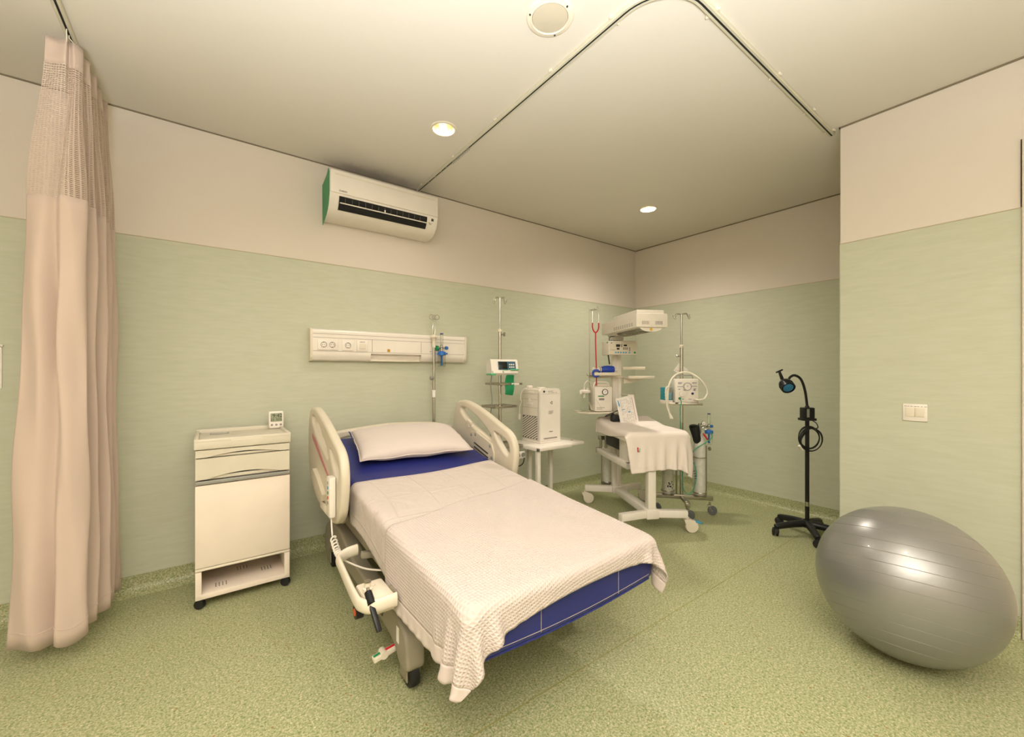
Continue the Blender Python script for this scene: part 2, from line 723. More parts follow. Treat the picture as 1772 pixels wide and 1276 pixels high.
def rbox_sdf(c, h, r, top=None, bot=None):
    """rounded box; top(y) shifts it up or down along y"""
    c, h = np.array(c, float), np.array(h, float)

    def f(X):
        p = X - c
        if top is not None:
            p = p.copy()
            p[:, 2] -= top(X)
        q = np.abs(p) - (h - r)
        sg = np.sign(p)
        sg[sg == 0] = 1
        qm = np.maximum(q, 0)
        ln = np.linalg.norm(qm, axis=1)
        ins = np.minimum(q.max(1), 0)
        d = ln + ins - r
        g = sg * qm / (ln + 1e-9)[:, None]
        k = ln < 1e-9
        if k.any():
            am = q.argmax(1)
            gg = np.zeros_like(p)
            gg[np.arange(len(p)), am] = sg[np.arange(len(p)), am]
            g[k] = gg[k]
        return d, g
    return f


def grid_mesh(name, G, uvs, m, parent=None, thick=0.004, sub=1, hem=None, smooth=180, label=None, mask=None):
    nu, nv, _ = G.shape
    me = bpy.data.meshes.new(name)
    vs = G.reshape(-1, 3).tolist()
    fs = [(i * nv + j, (i + 1) * nv + j, (i + 1) * nv + j + 1, i * nv + j + 1) for i in range(nu - 1) for j in range(nv - 1) if mask is None or mask[i, j]]
    U = uvs.reshape(-1, 2)
    H = None if hem is None else hem.ravel()
    if mask is not None:
        used = sorted({k for f in fs for k in f})
        new = {k: i for i, k in enumerate(used)}
        fs = [tuple(new[k] for k in f) for f in fs]
        vs = [vs[k] for k in used]
        U = U[used]
        H = None if H is None else H[used]
    me.from_pydata(vs, [], fs)
    uvl = me.uv_layers.new(name='UVMap')
    for l in me.loops:
        uvl.data[l.index].uv = U[l.vertex_index]
    if hem is not None:
        at = me.attributes.new('hem', 'FLOAT', 'POINT')
        at.data.foreach_set('value', H.astype(np.float32))
    o = link_mesh(name, me, m, parent, smooth, label)
    if sub:
        s = o.modifiers.new('sub', 'SUBSURF')
        s.levels = sub
        s.render_levels = sub
    if thick:
        k = o.modifiers.new('solid', 'SOLIDIFY')
        k.thickness = thick
        k.offset = 1.0
    return o


def bilerp(tl, tr, bl, br, nu, nv):
    u = np.linspace(0, 1, nu)[:, None, None]
    v = np.linspace(0, 1, nv)[None, :, None]
    tl, tr, bl, br = (np.array(p, float) for p in (tl, tr, bl, br))
    return (tl * (1 - u) + tr * u) * (1 - v) + (bl * (1 - u) + br * u) * v


def arclen_uv(P):
    nu, nv, _ = P.shape
    U = np.zeros((nu, nv))
    U[1:] = np.cumsum(np.linalg.norm(np.diff(P, axis=0), axis=2), axis=0)
    Vv = np.zeros((nu, nv))
    Vv[:, 1:] = np.cumsum(np.linalg.norm(np.diff(P, axis=1), axis=2), axis=1)
    return np.stack([U, Vv], axis=2)


# ================================================================== THE SETTING
WX, WY = 4.36, 3.25            # inner faces of the right and the back wall
PX, PYB = 3.18, 0.835          # inner face and corner of the projecting side wall
DADO = 2.095
BACKX, BACKY = -2.7, -2.9

b = MB().box(BACKX - .1, WX + .1, BACKY - .1, WY + .1, -.08, 0)
struct(b.done('floor', 'floor_vinyl', smooth=0))
b = MB().box(BACKX, WX, 1.2535, 1.2575, -.001, .0006)
b.done('weld_seam', 'seam_weld', bpy.data.objects['floor'], 0)

# ceiling with round openings for the downlights
circ = lambda x, y, r, n=36: [(x + r * math.cos(2 * PI * k / n), y + r * math.sin(2 * PI * k / n)) for k in range(n)]
o = plate('ceiling', [(BACKX - .1, BACKY - .1), (WX + .1, BACKY - .1), (WX + .1, WY + .1), (BACKX - .1, WY + .1)],
          [circ(x, y, .068) for x, y in DOWNLIGHTS], .04, 0.0, Matrix.Translation((0, 0, CEIL + .04)), 'ceiling_paint', None, 0)
struct(o)
b = MB().box(BACKX - .1, WX + .1, BACKY - .1, WY + .1, CEIL + .22, CEIL + .26)
struct(b.done('roof_slab', 'dark_gap', smooth=0))


def wall(name, x0, x1, y0, y1):
    return struct(MB().box(x0, x1, y0, y1, 0, CEIL).done(name, 'wall_paint', None, 0))


w_back = wall('wall_back', BACKX - .1, WX + .1, WY, WY + .1)
w_right = wall('wall_right', WX, WX + .1, PYB - .02, WY)
w_side = wall('wall_side', PX, WX + .1, .03, PYB)
w_side2 = wall('wall_side_far', PX, WX + .1, BACKY, -.90)
w_left = wall('wall_left', BACKX - .1, BACKX, BACKY, WY)
w_rear = wall('wall_rear', BACKX - .1, WX + .1, BACKY - .1, BACKY)
lint = struct(MB().box(PX, WX + .1, -.90, .03, 2.42, CEIL).done('wall_lintel', 'wall_paint', None, 0))
T = .004
MB().box(BACKX, WX - T, WY - T, WY, .06, DADO).done('wainscot', 'wall_vinyl', w_back, 0, 'pale green vinyl lower wall')
MB().box(BACKX, WX - T, WY - T - .0015, WY, DADO, DADO + .004).done('wainscot_edge', 'wainscot_edge', w_back, 0)
MB().box(WX - T, WX, PYB + T, WY - T, .06, DADO).done('wainscot', 'wall_vinyl', w_right, 0, 'pale green vinyl lower wall')
MB().box(WX - T - .0015, WX, PYB + T, WY - T, DADO, DADO + .004).done('wainscot_edge', 'wainscot_edge', w_right, 0)
MB().box(PX - T, PX, .125, PYB + T, .06, DADO).box(PX - T, WX - T, PYB, PYB + T, .06, DADO).done('wainscot', 'wall_vinyl', w_side, 0, 'pale green vinyl lower wall')
MB().box(PX - T - .0015, PX, .125, PYB + T, DADO, DADO + .004).done('wainscot_edge', 'wainscot_edge', w_side, 0)
MB().box(PX - T, PX, BACKY, -.95, .06, DADO).done('wainscot', 'wall_vinyl', w_side2, 0, 'pale green vinyl lower wall')

# shadow line between ceiling and walls
b = MB().box(BACKX, WX, WY - .006, WY, CEIL - .007, CEIL)
struct(b.done('trim_1', 'shadow_gap', smooth=0))
b = MB().box(WX - .006, WX, PYB, WY - .006, CEIL - .009, CEIL)
struct(b.done('trim_2', 'shadow_gap', smooth=0))
b = MB().box(PX - .006, PX, BACKY, PYB + .006, CEIL - .009, CEIL).box(PX - .006, WX, PYB, PYB + .006, CEIL - .009, CEIL)
struct(b.done('trim_3', 'shadow_gap', smooth=0))


def coved(name, pts):
    """skirting of floor vinyl run up the wall in a cove; pts: corner points of the wall foot, room on the left"""
    prof = [(0.0, .104), (.0055, .104), (.0065, .055), (.011, .034), (.022, .018), (.038, .008), (.058, .003), (.062, 0.0), (0, 0)]
    b = MB()
    rings = []
    n = len(pts)
    for i, p in enumerate(pts):
        p = Vector((*p, 0))
        d0 = (p - Vector((*pts[i - 1], 0))).normalized() if i > 0 else None
        d1 = (Vector((*pts[i + 1], 0)) - p).normalized() if i < n - 1 else None
        d0 = d0 or d1
        d1 = d1 or d0
        n0, n1 = Vector((-d0.y, d0.x, 0)), Vector((-d1.y, d1.x, 0))
        nn = n0 + n1
        nn = nn / nn.dot(n0)
        rings.append([p + nn * a + Vector((0, 0, z)) for a, z in prof])
    b.ring_faces(rings)
    return struct(b.done(name, 'floor_vinyl', None, 25))


coved('baseboard_back', [(WX, WY - .003), (BACKX, WY - .003)])
coved('baseboard_right', [(PX - .003, .125), (PX - .003, PYB + .003), (WX - .003, PYB + .003), (WX - .003, WY - .06)])

# doorway at the right edge
fr = struct(MB().box(PX - .022, PX + .1, .03, .122, 0, 2.425, .004).box(PX - .022, PX + .1, -.99, -.90, 0, 2.425, .004)
            .box(PX - .022, PX + .1, -.90, .03, 2.34, 2.425, .004).done('door_frame_1', 'door_paint', None))
dr = struct(MB().box(PX + .02, PX + .06, -.897, .027, .008, 2.335, .003).done('door_1', 'door_paint', None))
MB().cyl((PX + .02, -.82, 1.02), (PX - .03, -.82, 1.02), .01).bar((PX - .03, -.83, 1.02), (PX - .03, -.70, 1.02), .018, .018).done('door_handle', 'satin_steel', dr)
MB().box(PX - .003, PX - .0005, .1215, .1265, 2.10, 2.43).done('jamb_gap', 'dark_gap', fr, 0)

# ================================================================== CEILING FITTINGS


def downlight(x, y, label, watts):
    t = thing('downlight', label, 'ceiling light', (x, y, CEIL), 0, 'recessed ceiling downlights')
    MB().lathe([(.066, .004), (.084, .001), (.086, -.003), (.082, -.006), (.068, -.006), (.064, -.001), (.063, .004)], seg=40, cap=False).done('trim_ring', 'cream_plastic', t)
    MB().lathe([(.064, .0), (.060, .03), (.052, .07), (.045, .10)], seg=40, cap=False).done('reflector', 'reflector', t)
    MB().lathe([(.0, .101), (.047, .101), (.047, .10), (.0, .0995)], seg=30, cap=False).done('diffuser', 'bulb_glow', t)
    MB().tube(smooth_path([(-.018, 0, .098), (-.018, 0, .055), (-.006, 0, .042), (.006, 0, .042), (.018, 0, .055), (.018, 0, .098)], 5), .008, 8).done('bulb', 'bulb_glow', t)
    l = lamp('downlight_lamp', 'SPOT', (0, 0, .03), watts, WARM, (0, 0, 0), spot_size=math.radians(150), spot_blend=1.0, shadow_soft_size=.05)
    l.parent = t
    return t


dl_names = ['round recessed downlight in the ceiling in front of the air conditioner',
            'round recessed downlight in the ceiling of the alcove above the infant warmer',
            'round recessed downlight overhead between the camera and the exercise ball']
for (x, y), lb, wt in zip(DOWNLIGHTS, dl_names, (26, 82, 18)):
    downlight(x, y, lb, wt)

# ceiling loudspeaker
t = thing('ceiling_speaker', 'round cream ceiling loudspeaker with two screws beside the curtain rail', 'speaker', (1.18, 1.318, CEIL))
MB().lathe([(.101, 0), (.102, -.004), (.098, -.010), (.080, -.014), (.077, -.011), (.076, -.003), (.0, -.003)], seg=56, cap=False).done('bezel', 'cream_plastic', t)
MB().lathe([(.0755, -.003), (.0755, -.010), (.05, -.0125), (0, -.0135)], seg=56, cap=False).done('grille', 'speaker_cloth', t)
for a in (2.75, 4.9, .6):
    MB().lathe([(.0, -.0155), (.004, -.0145), (.0045, -.011)], (.0895 * math.cos(a), .0895 * math.sin(a), 0), seg=12, cap=False).done('screw', 'ink', t)

# curtain rails
RZ = CEIL - .018


def rail(name, label, path, clips, group=None):
    t = thing(name, label, 'curtain rail', (0, 0, 0), 0, group)

    def sweep(prof):
        b = MB()
        P = [Vector((*p, 0)) for p in path]
        rings = []
        for i, p in enumerate(P):
            d = (P[min(i + 1, len(P) - 1)] - P[max(i - 1, 0)]).normalized()
            n = Vector((-d.y, d.x, 0))
            rings.append([p + n * a + Vector((0, 0, z)) for a, z in prof])
        return b.ring_faces(rings)
    w = .017
    sweep([(-w, CEIL), (-w, RZ + .004), (-w + .003, RZ), (-.0045, RZ), (-.0045, RZ + .010), (.0045, RZ + .010), (.0045, RZ), (w - .003, RZ), (w, RZ + .004), (w, CEIL)]).done('channel', 'rail_metal', t, 30)
    sweep([(-.0042, RZ + .0006), (-.0042, RZ + .0095), (.0042, RZ + .0095), (.0042, RZ + .0006)]).done('slot', 'dark_gap', t, 0)
    for (x, y, dx, dy) in clips:
        nx, ny = -dy, dx
        for s in (-1, 1):
            c = MB()
            p = Vector((x + nx * s * .022, y + ny * s * .022, CEIL - .005))
            c.bar(p - Vector((dx, dy, 0)) * .010, p + Vector((dx, dy, 0)) * .010, .010, .010, .002)
            p2 = p + Vector((nx * s * .006, ny * s * .006, -.004))
            c.bar(p2 - Vector((dx, dy, 0)) * .004, p2 + Vector((dx, dy, 0)) * .004, .006, .008, .001)
            c.done('clip', 'cream_plastic', t)
    return t


RXL = 1.412
RYL = .888
arc = [(RXL + .22 - .22 * math.cos(a), RYL + .22 - .22 * math.sin(a)) for a in np.linspace(0, PI / 2, 14)]
path = [(RXL, 3.225)] + [(RXL, y) for y in np.linspace(3.0, 1.15, 8)] + arc + [(x, RYL) for x in np.linspace(1.7, 3.215, 8)]
clips = [(RXL, y, 0, 1) for y in (3.12, 2.58, 2.05, 1.55, 1.16)] + [(x, RYL, 1, 0) for x in (1.72, 2.35, 2.83, 3.17)]
r1 = rail('curtain_rail', 'long L-shaped cream curtain rail on the ceiling over the bed, without a curtain', path, clips, 'ceiling curtain rails')
for k in range(11):
    y = 2.62 - k * .022
    b = MB()
    b.box(RXL - .004, RXL + .004, y - .004, y + .004, RZ - .006, RZ + .004, .001)
    b.tube([(RXL, y, RZ - .004), (RXL + .004, y, RZ - .012), (RXL, y, RZ - .018), (RXL - .003, y, RZ - .013)], .0014, 6).done('glider', 'grey_plastic', r1)
for y in (2.72, 2.80, 2.90, 3.02):
    b = MB()
    b.box(RXL - .004, RXL + .004, y - .004, y + .004, RZ - .006, RZ + .004, .001).done('glider', 'grey_plastic', r1)
LX = -.505
r2 = rail('curtain_rail', 'short straight curtain rail on the ceiling carrying the pink curtain', [(LX, 3.10), (LX, 2.4), (LX, 1.7), (LX, 0.9)],
          [(LX, 3.08, 0, 1), (LX, 2.35, 0, 1), (LX, 1.7, 0, 1)], 'ceiling curtain rails')

# ================================================================== CURTAIN
cur = thing('privacy_curtain', 'pinkish beige hospital curtain with a netting top gathered on the short ceiling rail', 'curtain', (-.5, 2.85, CEIL))
TOP = [(-.575, 2.645), (-.540, 2.640), (-.505, 2.622), (-.497, 2.645), (-.484, 2.628), (-.462, 2.665), (-.505, 2.70), (-.452, 2.75), (-.505, 2.80), (-.448, 2.86), (-.500, 2.91), (-.446, 2.97), (-.495, 3.03), (-.442, 3.09), (-.485, 3.14)]
MID = [(-.640, 2.69), (-.585, 2.645), (-.540, 2.665), (-.523, 2.62), (-.484, 2.622), (-.450, 2.662), (-.535, 2.73), (-.432, 2.755), (-.525, 2.83), (-.415, 2.865), (-.515, 2.93), (-.415, 2.98), (-.50, 3.05), (-.412, 3.10), (-.475, 3.17)]
BOT = [(-.705, 2.725), (-.625, 2.668), (-.550, 2.688), (-.535, 2.612), (-.480, 2.620), (-.442, 2.662), (-.560, 2.745), (-.425, 2.765), (-.540, 2.845), (-.398, 2.872), (-.525, 2.945), (-.398, 2.99), (-.505, 3.065), (-.398, 3.11), (-.47, 3.185)]
NS = 14
sp = [np.array([(p.x, p.y) for p in smooth_path([Vector((*q, 0)) for q in L], NS)]) for L in (TOP, MID, BOT)]
ncol = len(sp[0])


def curtain_rows(zs):
    G = np.zeros((ncol, len(zs), 3))
    s = np.linspace(0, 1, ncol)
    for j, z in enumerate(zs):
        t = (2.758 - z) / (2.758 - .10)
        if t < .28:
            k = t / .28
            k = k * k * (3 - 2 * k) * .5 + k * .5
            xy = sp[0] * (1 - k) + sp[1] * k
        else:
            k = (t - .28) / .72
            xy = sp[1] * (1 - k) + sp[2] * k
        G[:, j, :2] = xy
        wob = .006 * np.sin(s * 47 + z * 5) * min(1, t * 2) + .004 * np.sin(s * 23 - z * 9)
        G[:, j, 0] += wob * .6
        G[:, j, 1] += wob
        G[:, j, 2] = z + .012 * (1 - s) * (1 if t < .05 else 0) + (-.02 * t * np.exp(-((s - .05) / .08) ** 2)) + .012 * t * np.sin(s * 40)
    return G


S_along = np.zeros(ncol)
S_along[1:] = np.cumsum(np.linalg.norm(np.diff(sp[2], axis=0), axis=1))
for nm, z0, z1, n, m, lb in (('heading', 2.758, 2.645, 5, 'curtain_cloth', None), ('netting', 2.645, 2.075, 16, 'curtain_net', 'open ladder netting band'), ('drape', 2.075, .10, 36, 'curtain_cloth', None)):
    zs = np.linspace(z0, z1, n)
    G = curtain_rows(zs)
    uv = np.stack([np.repeat(S_along[:, None] * 1.15, n, 1), np.repeat(zs[None, :], ncol, 0)], 2)
    o = grid_mesh(nm, G - np.array([-.5, 2.85, CEIL]), uv, m, cur, .0016 if nm != 'netting' else 0, 0, label=lb)
    if nm == 'drape':
        hz = np.linspace(.175, .168, 2)
        H = curtain_rows(hz)
        Hc = H.copy()
        MBh = MB((.5, -2.85, -CEIL))
        MBh.tube([Vector(H[i, 0]) + Vector((0, -.001, 0)) for i in range(0, ncol)], .0016, 5)
        MBh.done('hem_seam', 'curtain_cloth', o)
for i in (2, 5, 7, 9, 11, 13):
    x, y = TOP[i]
    b = MB((.5, -2.85, -CEIL))
    b.tube([(LX, y, RZ + .002), (LX, y, RZ - .012), ((x + LX) / 2, y, 2.772), (x, y, 2.755)], .002, 6).done('hook', 'white_plastic', cur)

# ================================================================== AIR CONDITIONER
ac = thing('air_conditioner', 'white split air conditioner high on the back wall', 'air conditioner', (1.08, 3.25, 2.40))
A = (-1.08, -3.25, -2.40)
AX0, AX1 = .672, 1.492
prof = [(3.246, 2.715), (3.06, 2.715), (3.035, 2.700), (3.026, 2.54), (3.034, 2.505), (3.052, 2.47), (3.082, 2.437), (3.125, 2.412), (3.18, 2.402), (3.246, 2.402)]
MB(A).prism(prof, 'yz', AX0, AX1).done('body', 'white_plastic', ac, 25)
# front panel with its shallow recessed band
MB(A).box(AX0 + .002, AX1 - .002, 3.016, 3.034, 2.548, 2.706, .005).done('front_panel', 'white_plastic', ac)
MB(A).box(AX0 + .03, AX1 - .03, 3.0155, 3.018, 2.672, 2.683, .001).done('panel_groove', 'cream_plastic', bpy.data.objects['front_panel'])
# outlet: a dark slot following the curved chin
sl = [(3.0275, 2.532), (3.0315, 2.505), (3.050, 2.468), (3.068, 2.446)]
b = MB(A)
b.ring_faces([[(x, y - .0025, z) for y, z in sl] + [(x, y + .004, z + .002) for y, z in reversed(sl)] for x in (.735, 1.40)])
b.done('air_outlet', 'dark_gap', ac, 0)
MB(A).tube([(.74, 3.030, 2.486), (1.395, 3.030, 2.486)], .0042, 8).done('louvre', 'white_plastic', ac)
for k in range(13):
    x = .775 + k * .047
    MB(A).box(x - .001, x + .001, 3.0215, 3.032, 2.492, 2.524).done('vane', 'vent_dark', ac, 0)
MB(A).box(1.055, 1.062, 3.020, 3.03, 2.482, 2.505).done('louvre_clip', 'white_plastic', ac, 0)
# green sheet taped on the left end
MB(A).prism([(3.24, 2.665), (3.10, 2.69), (3.055, 2.72), (3.03, 2.69), (3.028, 2.54), (3.06, 2.46), (3.12, 2.415), (3.23, 2.37)], 'yz', AX0 - .004, AX0 - .0005).done('tape_sheet', 'green_tape', ac, 0, 'green sheet taped on the end')
text('lettering', 'DAIKIN', .016, FACE_S(.757 - 1.08, 3.0150 - 3.25, 2.565 - 2.40), 'ink', ac, .0006, .25)
b = MB(A)
for i in range(2):
    for j in range(2):
        b.box(1.437 + i * .010, 1.445 + i * .010, 3.0255, 3.035, 2.520 - j * .010, 2.528 - j * .010)
b.done('indicator', 'ink', ac, 0)
Mi = frame((1.432 - 1.08, 3.0365 - 3.25, 2.492 - 2.40), (1, 0, 0), (0, .45, 1))
MB().tube(smooth_path([(.010, .008, .001), (.014, .002, .001), (.006, -.004, .001)], 5), .0011, 5).bar((-.014, .004, .001), (-.002, -.001, .001), .001, .004, 0).bar((-.012, -.008, .001), (.002, -.014, .001), .001, .005, 0).spin(Mi).done('indicator_icon', 'ink_soft', ac, 0)

# ================================================================== BEDHEAD SERVICE PANEL
bp = thing('bedhead_panel', 'long white bedhead service panel with sockets on the green wall above the bed', 'service panel', (1.21, 3.25, 1.49))
A = (-1.21, -3.25, -1.49)
P0, P1 = .590, 1.832
fy = 3.178
prof = [(3.244, 1.608), (3.20, 1.608), (3.184, 1.602), (fy, 1.590), (fy, 1.432), (3.184, 1.405), (3.20, 1.384), (3.222, 1.376), (3.244, 1.376)]
prof_s = [(3.244, 1.608), (3.20, 1.608), (3.184, 1.602), (fy, 1.590), (fy, 1.436), (3.20, 1.432), (3.215, 1.425), (3.222, 1.400), (3.244, 1.400)]
MB(A).prism(prof, 'yz', P0, 1.003).prism(prof, 'yz', 1.418, P1).prism(prof_s, 'yz', 1.003, 1.418).done('housing', 'white_plastic', bp, 25)
MB(A).box(1.004, 1.417, 3.205, 3.236, 1.377, 1.399, .004).done('reading_light_diffuser', 'cream_plastic', bp)
for x0, x1 in ((P0 - .014, P0), (P1, P1 + .014)):
    MB(A).prism([(3.244, 1.612), (3.196, 1.612), (3.176, 1.60), (3.173, 1.588), (3.173, 1.428), (3.180, 1.40), (3.198, 1.378), (3.222, 1.371), (3.244, 1.371)], 'yz', x0, x1).done('end_cap', 'cream_plastic', bp, 25)
b = MB(A)
for z in (1.572, 1.545, 1.447):
    b.box(P0 + .005, P1 - .005, fy - .0012, fy + .001, z - .0012, z + .0012)
for x in (1.012, 1.416):
    b.box(x - .0012, x + .0012, fy - .0012, fy + .001, 1.45, 1.545)
b.done('joint_lines', 'ink_soft', bp, 0)


def socket_well(b2, b3, x, z):
    b2.lathe([(.0205, .0), (.0205, -.003), (.0185, -.003), (.0175, .001)], (x, fy - .004, z), (0, 1, 0), 24, cap=False)
    for s in (-1, 1):
        b3.cyl((x + s * .0085, fy - .0068, z), (x + s * .0085, fy - .003, z), .0027, seg=8)
    for s in (-1, 1):
        b3.box(x - .003, x + .003, fy - .0068, fy - .003, z + s * .0165 - .002, z + s * .0165 + .002)


for nm, x0, x1, wells in (('double_socket', .624, .764, (.664, .721)), ('single_socket', .790, .872, (.831,))):
    pl = MB(A).box(x0, x1, fy - .0065, fy + .001, 1.455, 1.531, .002).done(nm, 'white_plastic', bp)
    for wx in wells:
        b2, b3 = MB(A), MB(A)
        socket_well(b2, b3, wx, 1.494)
        b2.spin(Matrix.Translation((0, -.0045, 0))).done('socket_ring', 'ink_soft', pl)
        b3.done('socket_holes', 'ink', pl, 0)
pl = MB(A).box(.896, .976, fy - .006, fy + .001, 1.455, 1.535, .002).done('switch_plate', 'white_plastic', bp)
MB(A).box(.915, .960, fy - .009, fy - .005, 1.470, 1.512, .002).done('rocker', 'cream_plastic', pl)
print_marks(1, .036, .006, FACE_S(.936 - 1.21, fy - .0062 - 3.25, 1.523 - 1.49), 'ink_soft', pl, 2)
MB(A).box(1.130, 1.153, fy - .0022, fy, 1.453, 1.476, .001).done('sticker', 'amber_sticker', bp, 0, 'small amber square sticker')
b = MB(A)
for i, x in enumerate((1.495, 1.515)):
    b.box(x, x + .008, fy - .0015, fy, 1.463, 1.470)
b.done('outlet_marks', 'ink_soft', bp, 0)
MB(A).lathe([(.022, 0), (.022, -.012), (.016, -.016), (.016, -.020)], (1.555, fy, 1.497), (0, 1, 0), 24).done('gas_outlet', 'green_plastic', bp)


def flowmeter(name, label, base, group):
    """oxygen flowmeter with humidifier jar; base is the connector axis, body hangs in front"""
    t = thing(name, label, 'flowmeter', base, 0, group)
    MB().cyl((0, .0, 0), (0, .05, 0), .009, seg=12).cyl((0, 0, -.03), (0, 0, .025), .0085, seg=12).ell((0, 0, .012), .013, .013, .011, 14, 8).cyl((-.03, 0, 0), (.034, 0, 0), .0055, seg=10).done('valve_body', 'steel', t)
    MB().lathe([(.0145, 0), (.0145, .018), (.012, .022)], (.034, 0, 0), (1, 0, 0), 12).done('knob', 'blue_plastic', t)
    MB().lathe([(.0135, .02), (.0135, .115), (.0115, .115), (.0115, .022)], seg=20, cap=False).done('flow_tube', 'glass', t)
    MB().cyl((0, 0, .02), (0, 0, .112), .0025, seg=8).done('flow_scale', 'white_plastic', t)
    MB().cyl((0, 0, .113), (0, 0, .122), .0142, seg=16).done('tube_cap', 'navy_plastic', t)
    MB().lathe([(.012, -.026), (.028, -.032), (.036, -.040), (.036, -.060), (.033, -.063)], seg=24).cyl((.03, 0, -.048), (.052, -.004, -.046), .006, seg=8).done('jar_lid', 'blue_plastic', t)
    MB().lathe([(.0325, -.062), (.0325, -.150), (.029, -.160), (.0, -.160), (.0, -.157), (.028, -.157), (.030, -.149), (.030, -.062)], seg=24, cap=False).done('humidifier_jar', 'glass', t)
    MB().cyl((0, 0, -.06), (0, 0, -.140), .0075, seg=10).cyl((0, 0, -.140), (0, 0, -.150), .010, seg=10).done('dip_tube', 'blue_plastic', t)
    return t


flowmeter('oxygen_flowmeter', 'oxygen flowmeter with blue lid plugged into the bedhead panel behind the drip pole', (1.575, 3.12, 1.498), 'oxygen flowmeters')

# ================================================================== SMALL WALL ITEMS
sw = thing('light_switch', 'white double rocker light switch on the wall above the exercise ball', 'light switch', (PX, .497, 1.07))
A = (-PX, -.497, -1.07)
MB(A).box(PX - .012, PX - .003, .447, .547, 1.022, 1.118, .003).done('switch_plate', 'white_plastic', sw)
for y0 in (.458, .498):
    MB(A).box(PX - .016, PX - .011, y0, y0 + .038, 1.046, 1.096, .002).done('rocker', 'cream_plastic', sw)
b = MB(A)
for k in range(7):
    b.box(PX - .0125, PX - .0118, .541 - k * .0135 - (.008 if k % 3 else .011), .541 - k * .0135, 1.1025, 1.1055)
b.done('label_strip', 'ink_soft', sw, 0)
nt_ = thing('wall_notice', 'white paper notice in a hanger on the back wall beyond the curtain', 'notice', (-.955, WY, 1.32))
A = (.955, -WY, -1.32)
MB(A).box(-1.06, -.853, WY - .008, WY - .004, 1.213, 1.425, .001).done('sheet', 'paper', nt_, 0)
MB(A).box(-1.063, -.848, WY - .014, WY - .004, 1.427, 1.438, .002).done('hanger_bar', 'white_plastic', nt_)

# ================================================================== BEDSIDE CABINET
cb = thing('bedside_cabinet', 'cream bedside cabinet on castors between curtain and bed', 'cabinet', (.167, 3.0, 0))
A = (-.167, -3.0, 0)
X0, X1, Y0, Y1 = -.062, .396, 2.80, 3.195
BZ = .052
b = MB(A)
for x in (X0 + .002, X1 - .022):
    b.box(x, x + .020, Y0 + .018, Y1, BZ, .87, .002)
b.box(X0, X1, Y1 - .012, Y1, .20, .87).box(X0 + .02, X1 - .02, Y0 + .02, Y1, .62, .635).box(X0 + .02, X1 - .02, Y0 + .02, Y1, .205, .218)
b.box(X0 + .002, X0 + .030, Y0, Y0 + .022, BZ, .205, .002).box(X1 - .030, X1 - .002, Y0, Y0 + .022, BZ, .205, .002)
b.done('carcass', 'cabinet_door', cb)
sh = MB(A).box(X0 + .003, X1 - .003, Y0, Y1, BZ, .080, .003).done('bottom_shelf', 'cabinet_door', cb)
MB(A).box(X0 + .02, X1 - .02, Y1 - .02, Y1 - .012, .08, .205).done('back_panel', 'cabinet_door', cb, 0)
b = MB(A)
for gx, gy in ((.03, 2.86), (.14, 3.02), (.26, 2.93)):
    for i in range(4):
        for j in range(3):
            b.box(gx + i * .016, gx + i * .016 + .004, gy + j * .018, gy + j * .018 + .012, .0795, .0808)
b.done('vent_slots', 'ink', sh, 0)
b = MB(A)
for i in range(4):
    for j in range(4):
        b.box(.17 + i * .016, .174 + i * .016, Y1 - .0205, Y1 - .0195, .11 + j * .018, .122 + j * .018)
for i in range(4):
    for j in range(3):
        b.box(.28 + i * .016, .284 + i * .016, Y1 - .0205, Y1 - .0195, .11 + j * .018, .122 + j * .018)
b.done('vent_slots', 'ink', cb, 0)
MB(A).box(X0 + .001, X1 - .001, Y0 - .004, Y0 + .016, .208, .222, .004).done('door_rail', 'cream_plastic', cb)
MB(A).box(X0 + .001, X1 - .001, Y0 - .004, Y0 + .016, .225, .676, .004).done('door', 'cabinet_door', cb)
MB(A).box(X0 + .002, X1 - .002, Y0 - .012, Y0 + .016, .680, .700, .004).done('handle_rail', 'grey_plastic', cb)


def drawer_front(z0, z1, dip):
    """plastic drawer front, its lower edge scooped to a finger grip"""
    n = 24
    pts = [(X0 + .004, z1), (X0 + .004, z0)]
    for i in range(n + 1):
        u = i / n
        x = X0 + .055 + (X1 - X0 - .11) * u
        pts.append((x, z0 + dip * math.sin(PI * u) ** .8))
    pts += [(X1 - .004, z0), (X1 - .004, z1)]
    b = MB(A)
    b.prism(pts, 'xz', Y0 - .008, Y0 + .014)
    return b.done('drawer', 'cabinet_plastic', cb, 30)


d1 = drawer_front(.708, .822, .026)
d2 = drawer_front(.828, .868, .020)
MB(A).box(X0 + .006, X1 - .006, Y0 + .014, Y0 + .05, .703, .826).done('drawer_recess', 'vent_dark', d1, 0)
MB(A).box(X0 + .06, X1 - .06, Y0 + .004, Y0 + .018, .704, .724, .004).done('grip', 'cabinet_plastic', d1)
MB(A).box(X0 + .006, X1 - .006, Y0 + .014, Y0 + .05, .826, .874).done('drawer_recess', 'vent_dark', d2, 0)
MB(A).box(X0 + .06, X1 - .06, Y0 + .004, Y0 + .018, .826, .840, .004).done('grip', 'cabinet_plastic', d2)
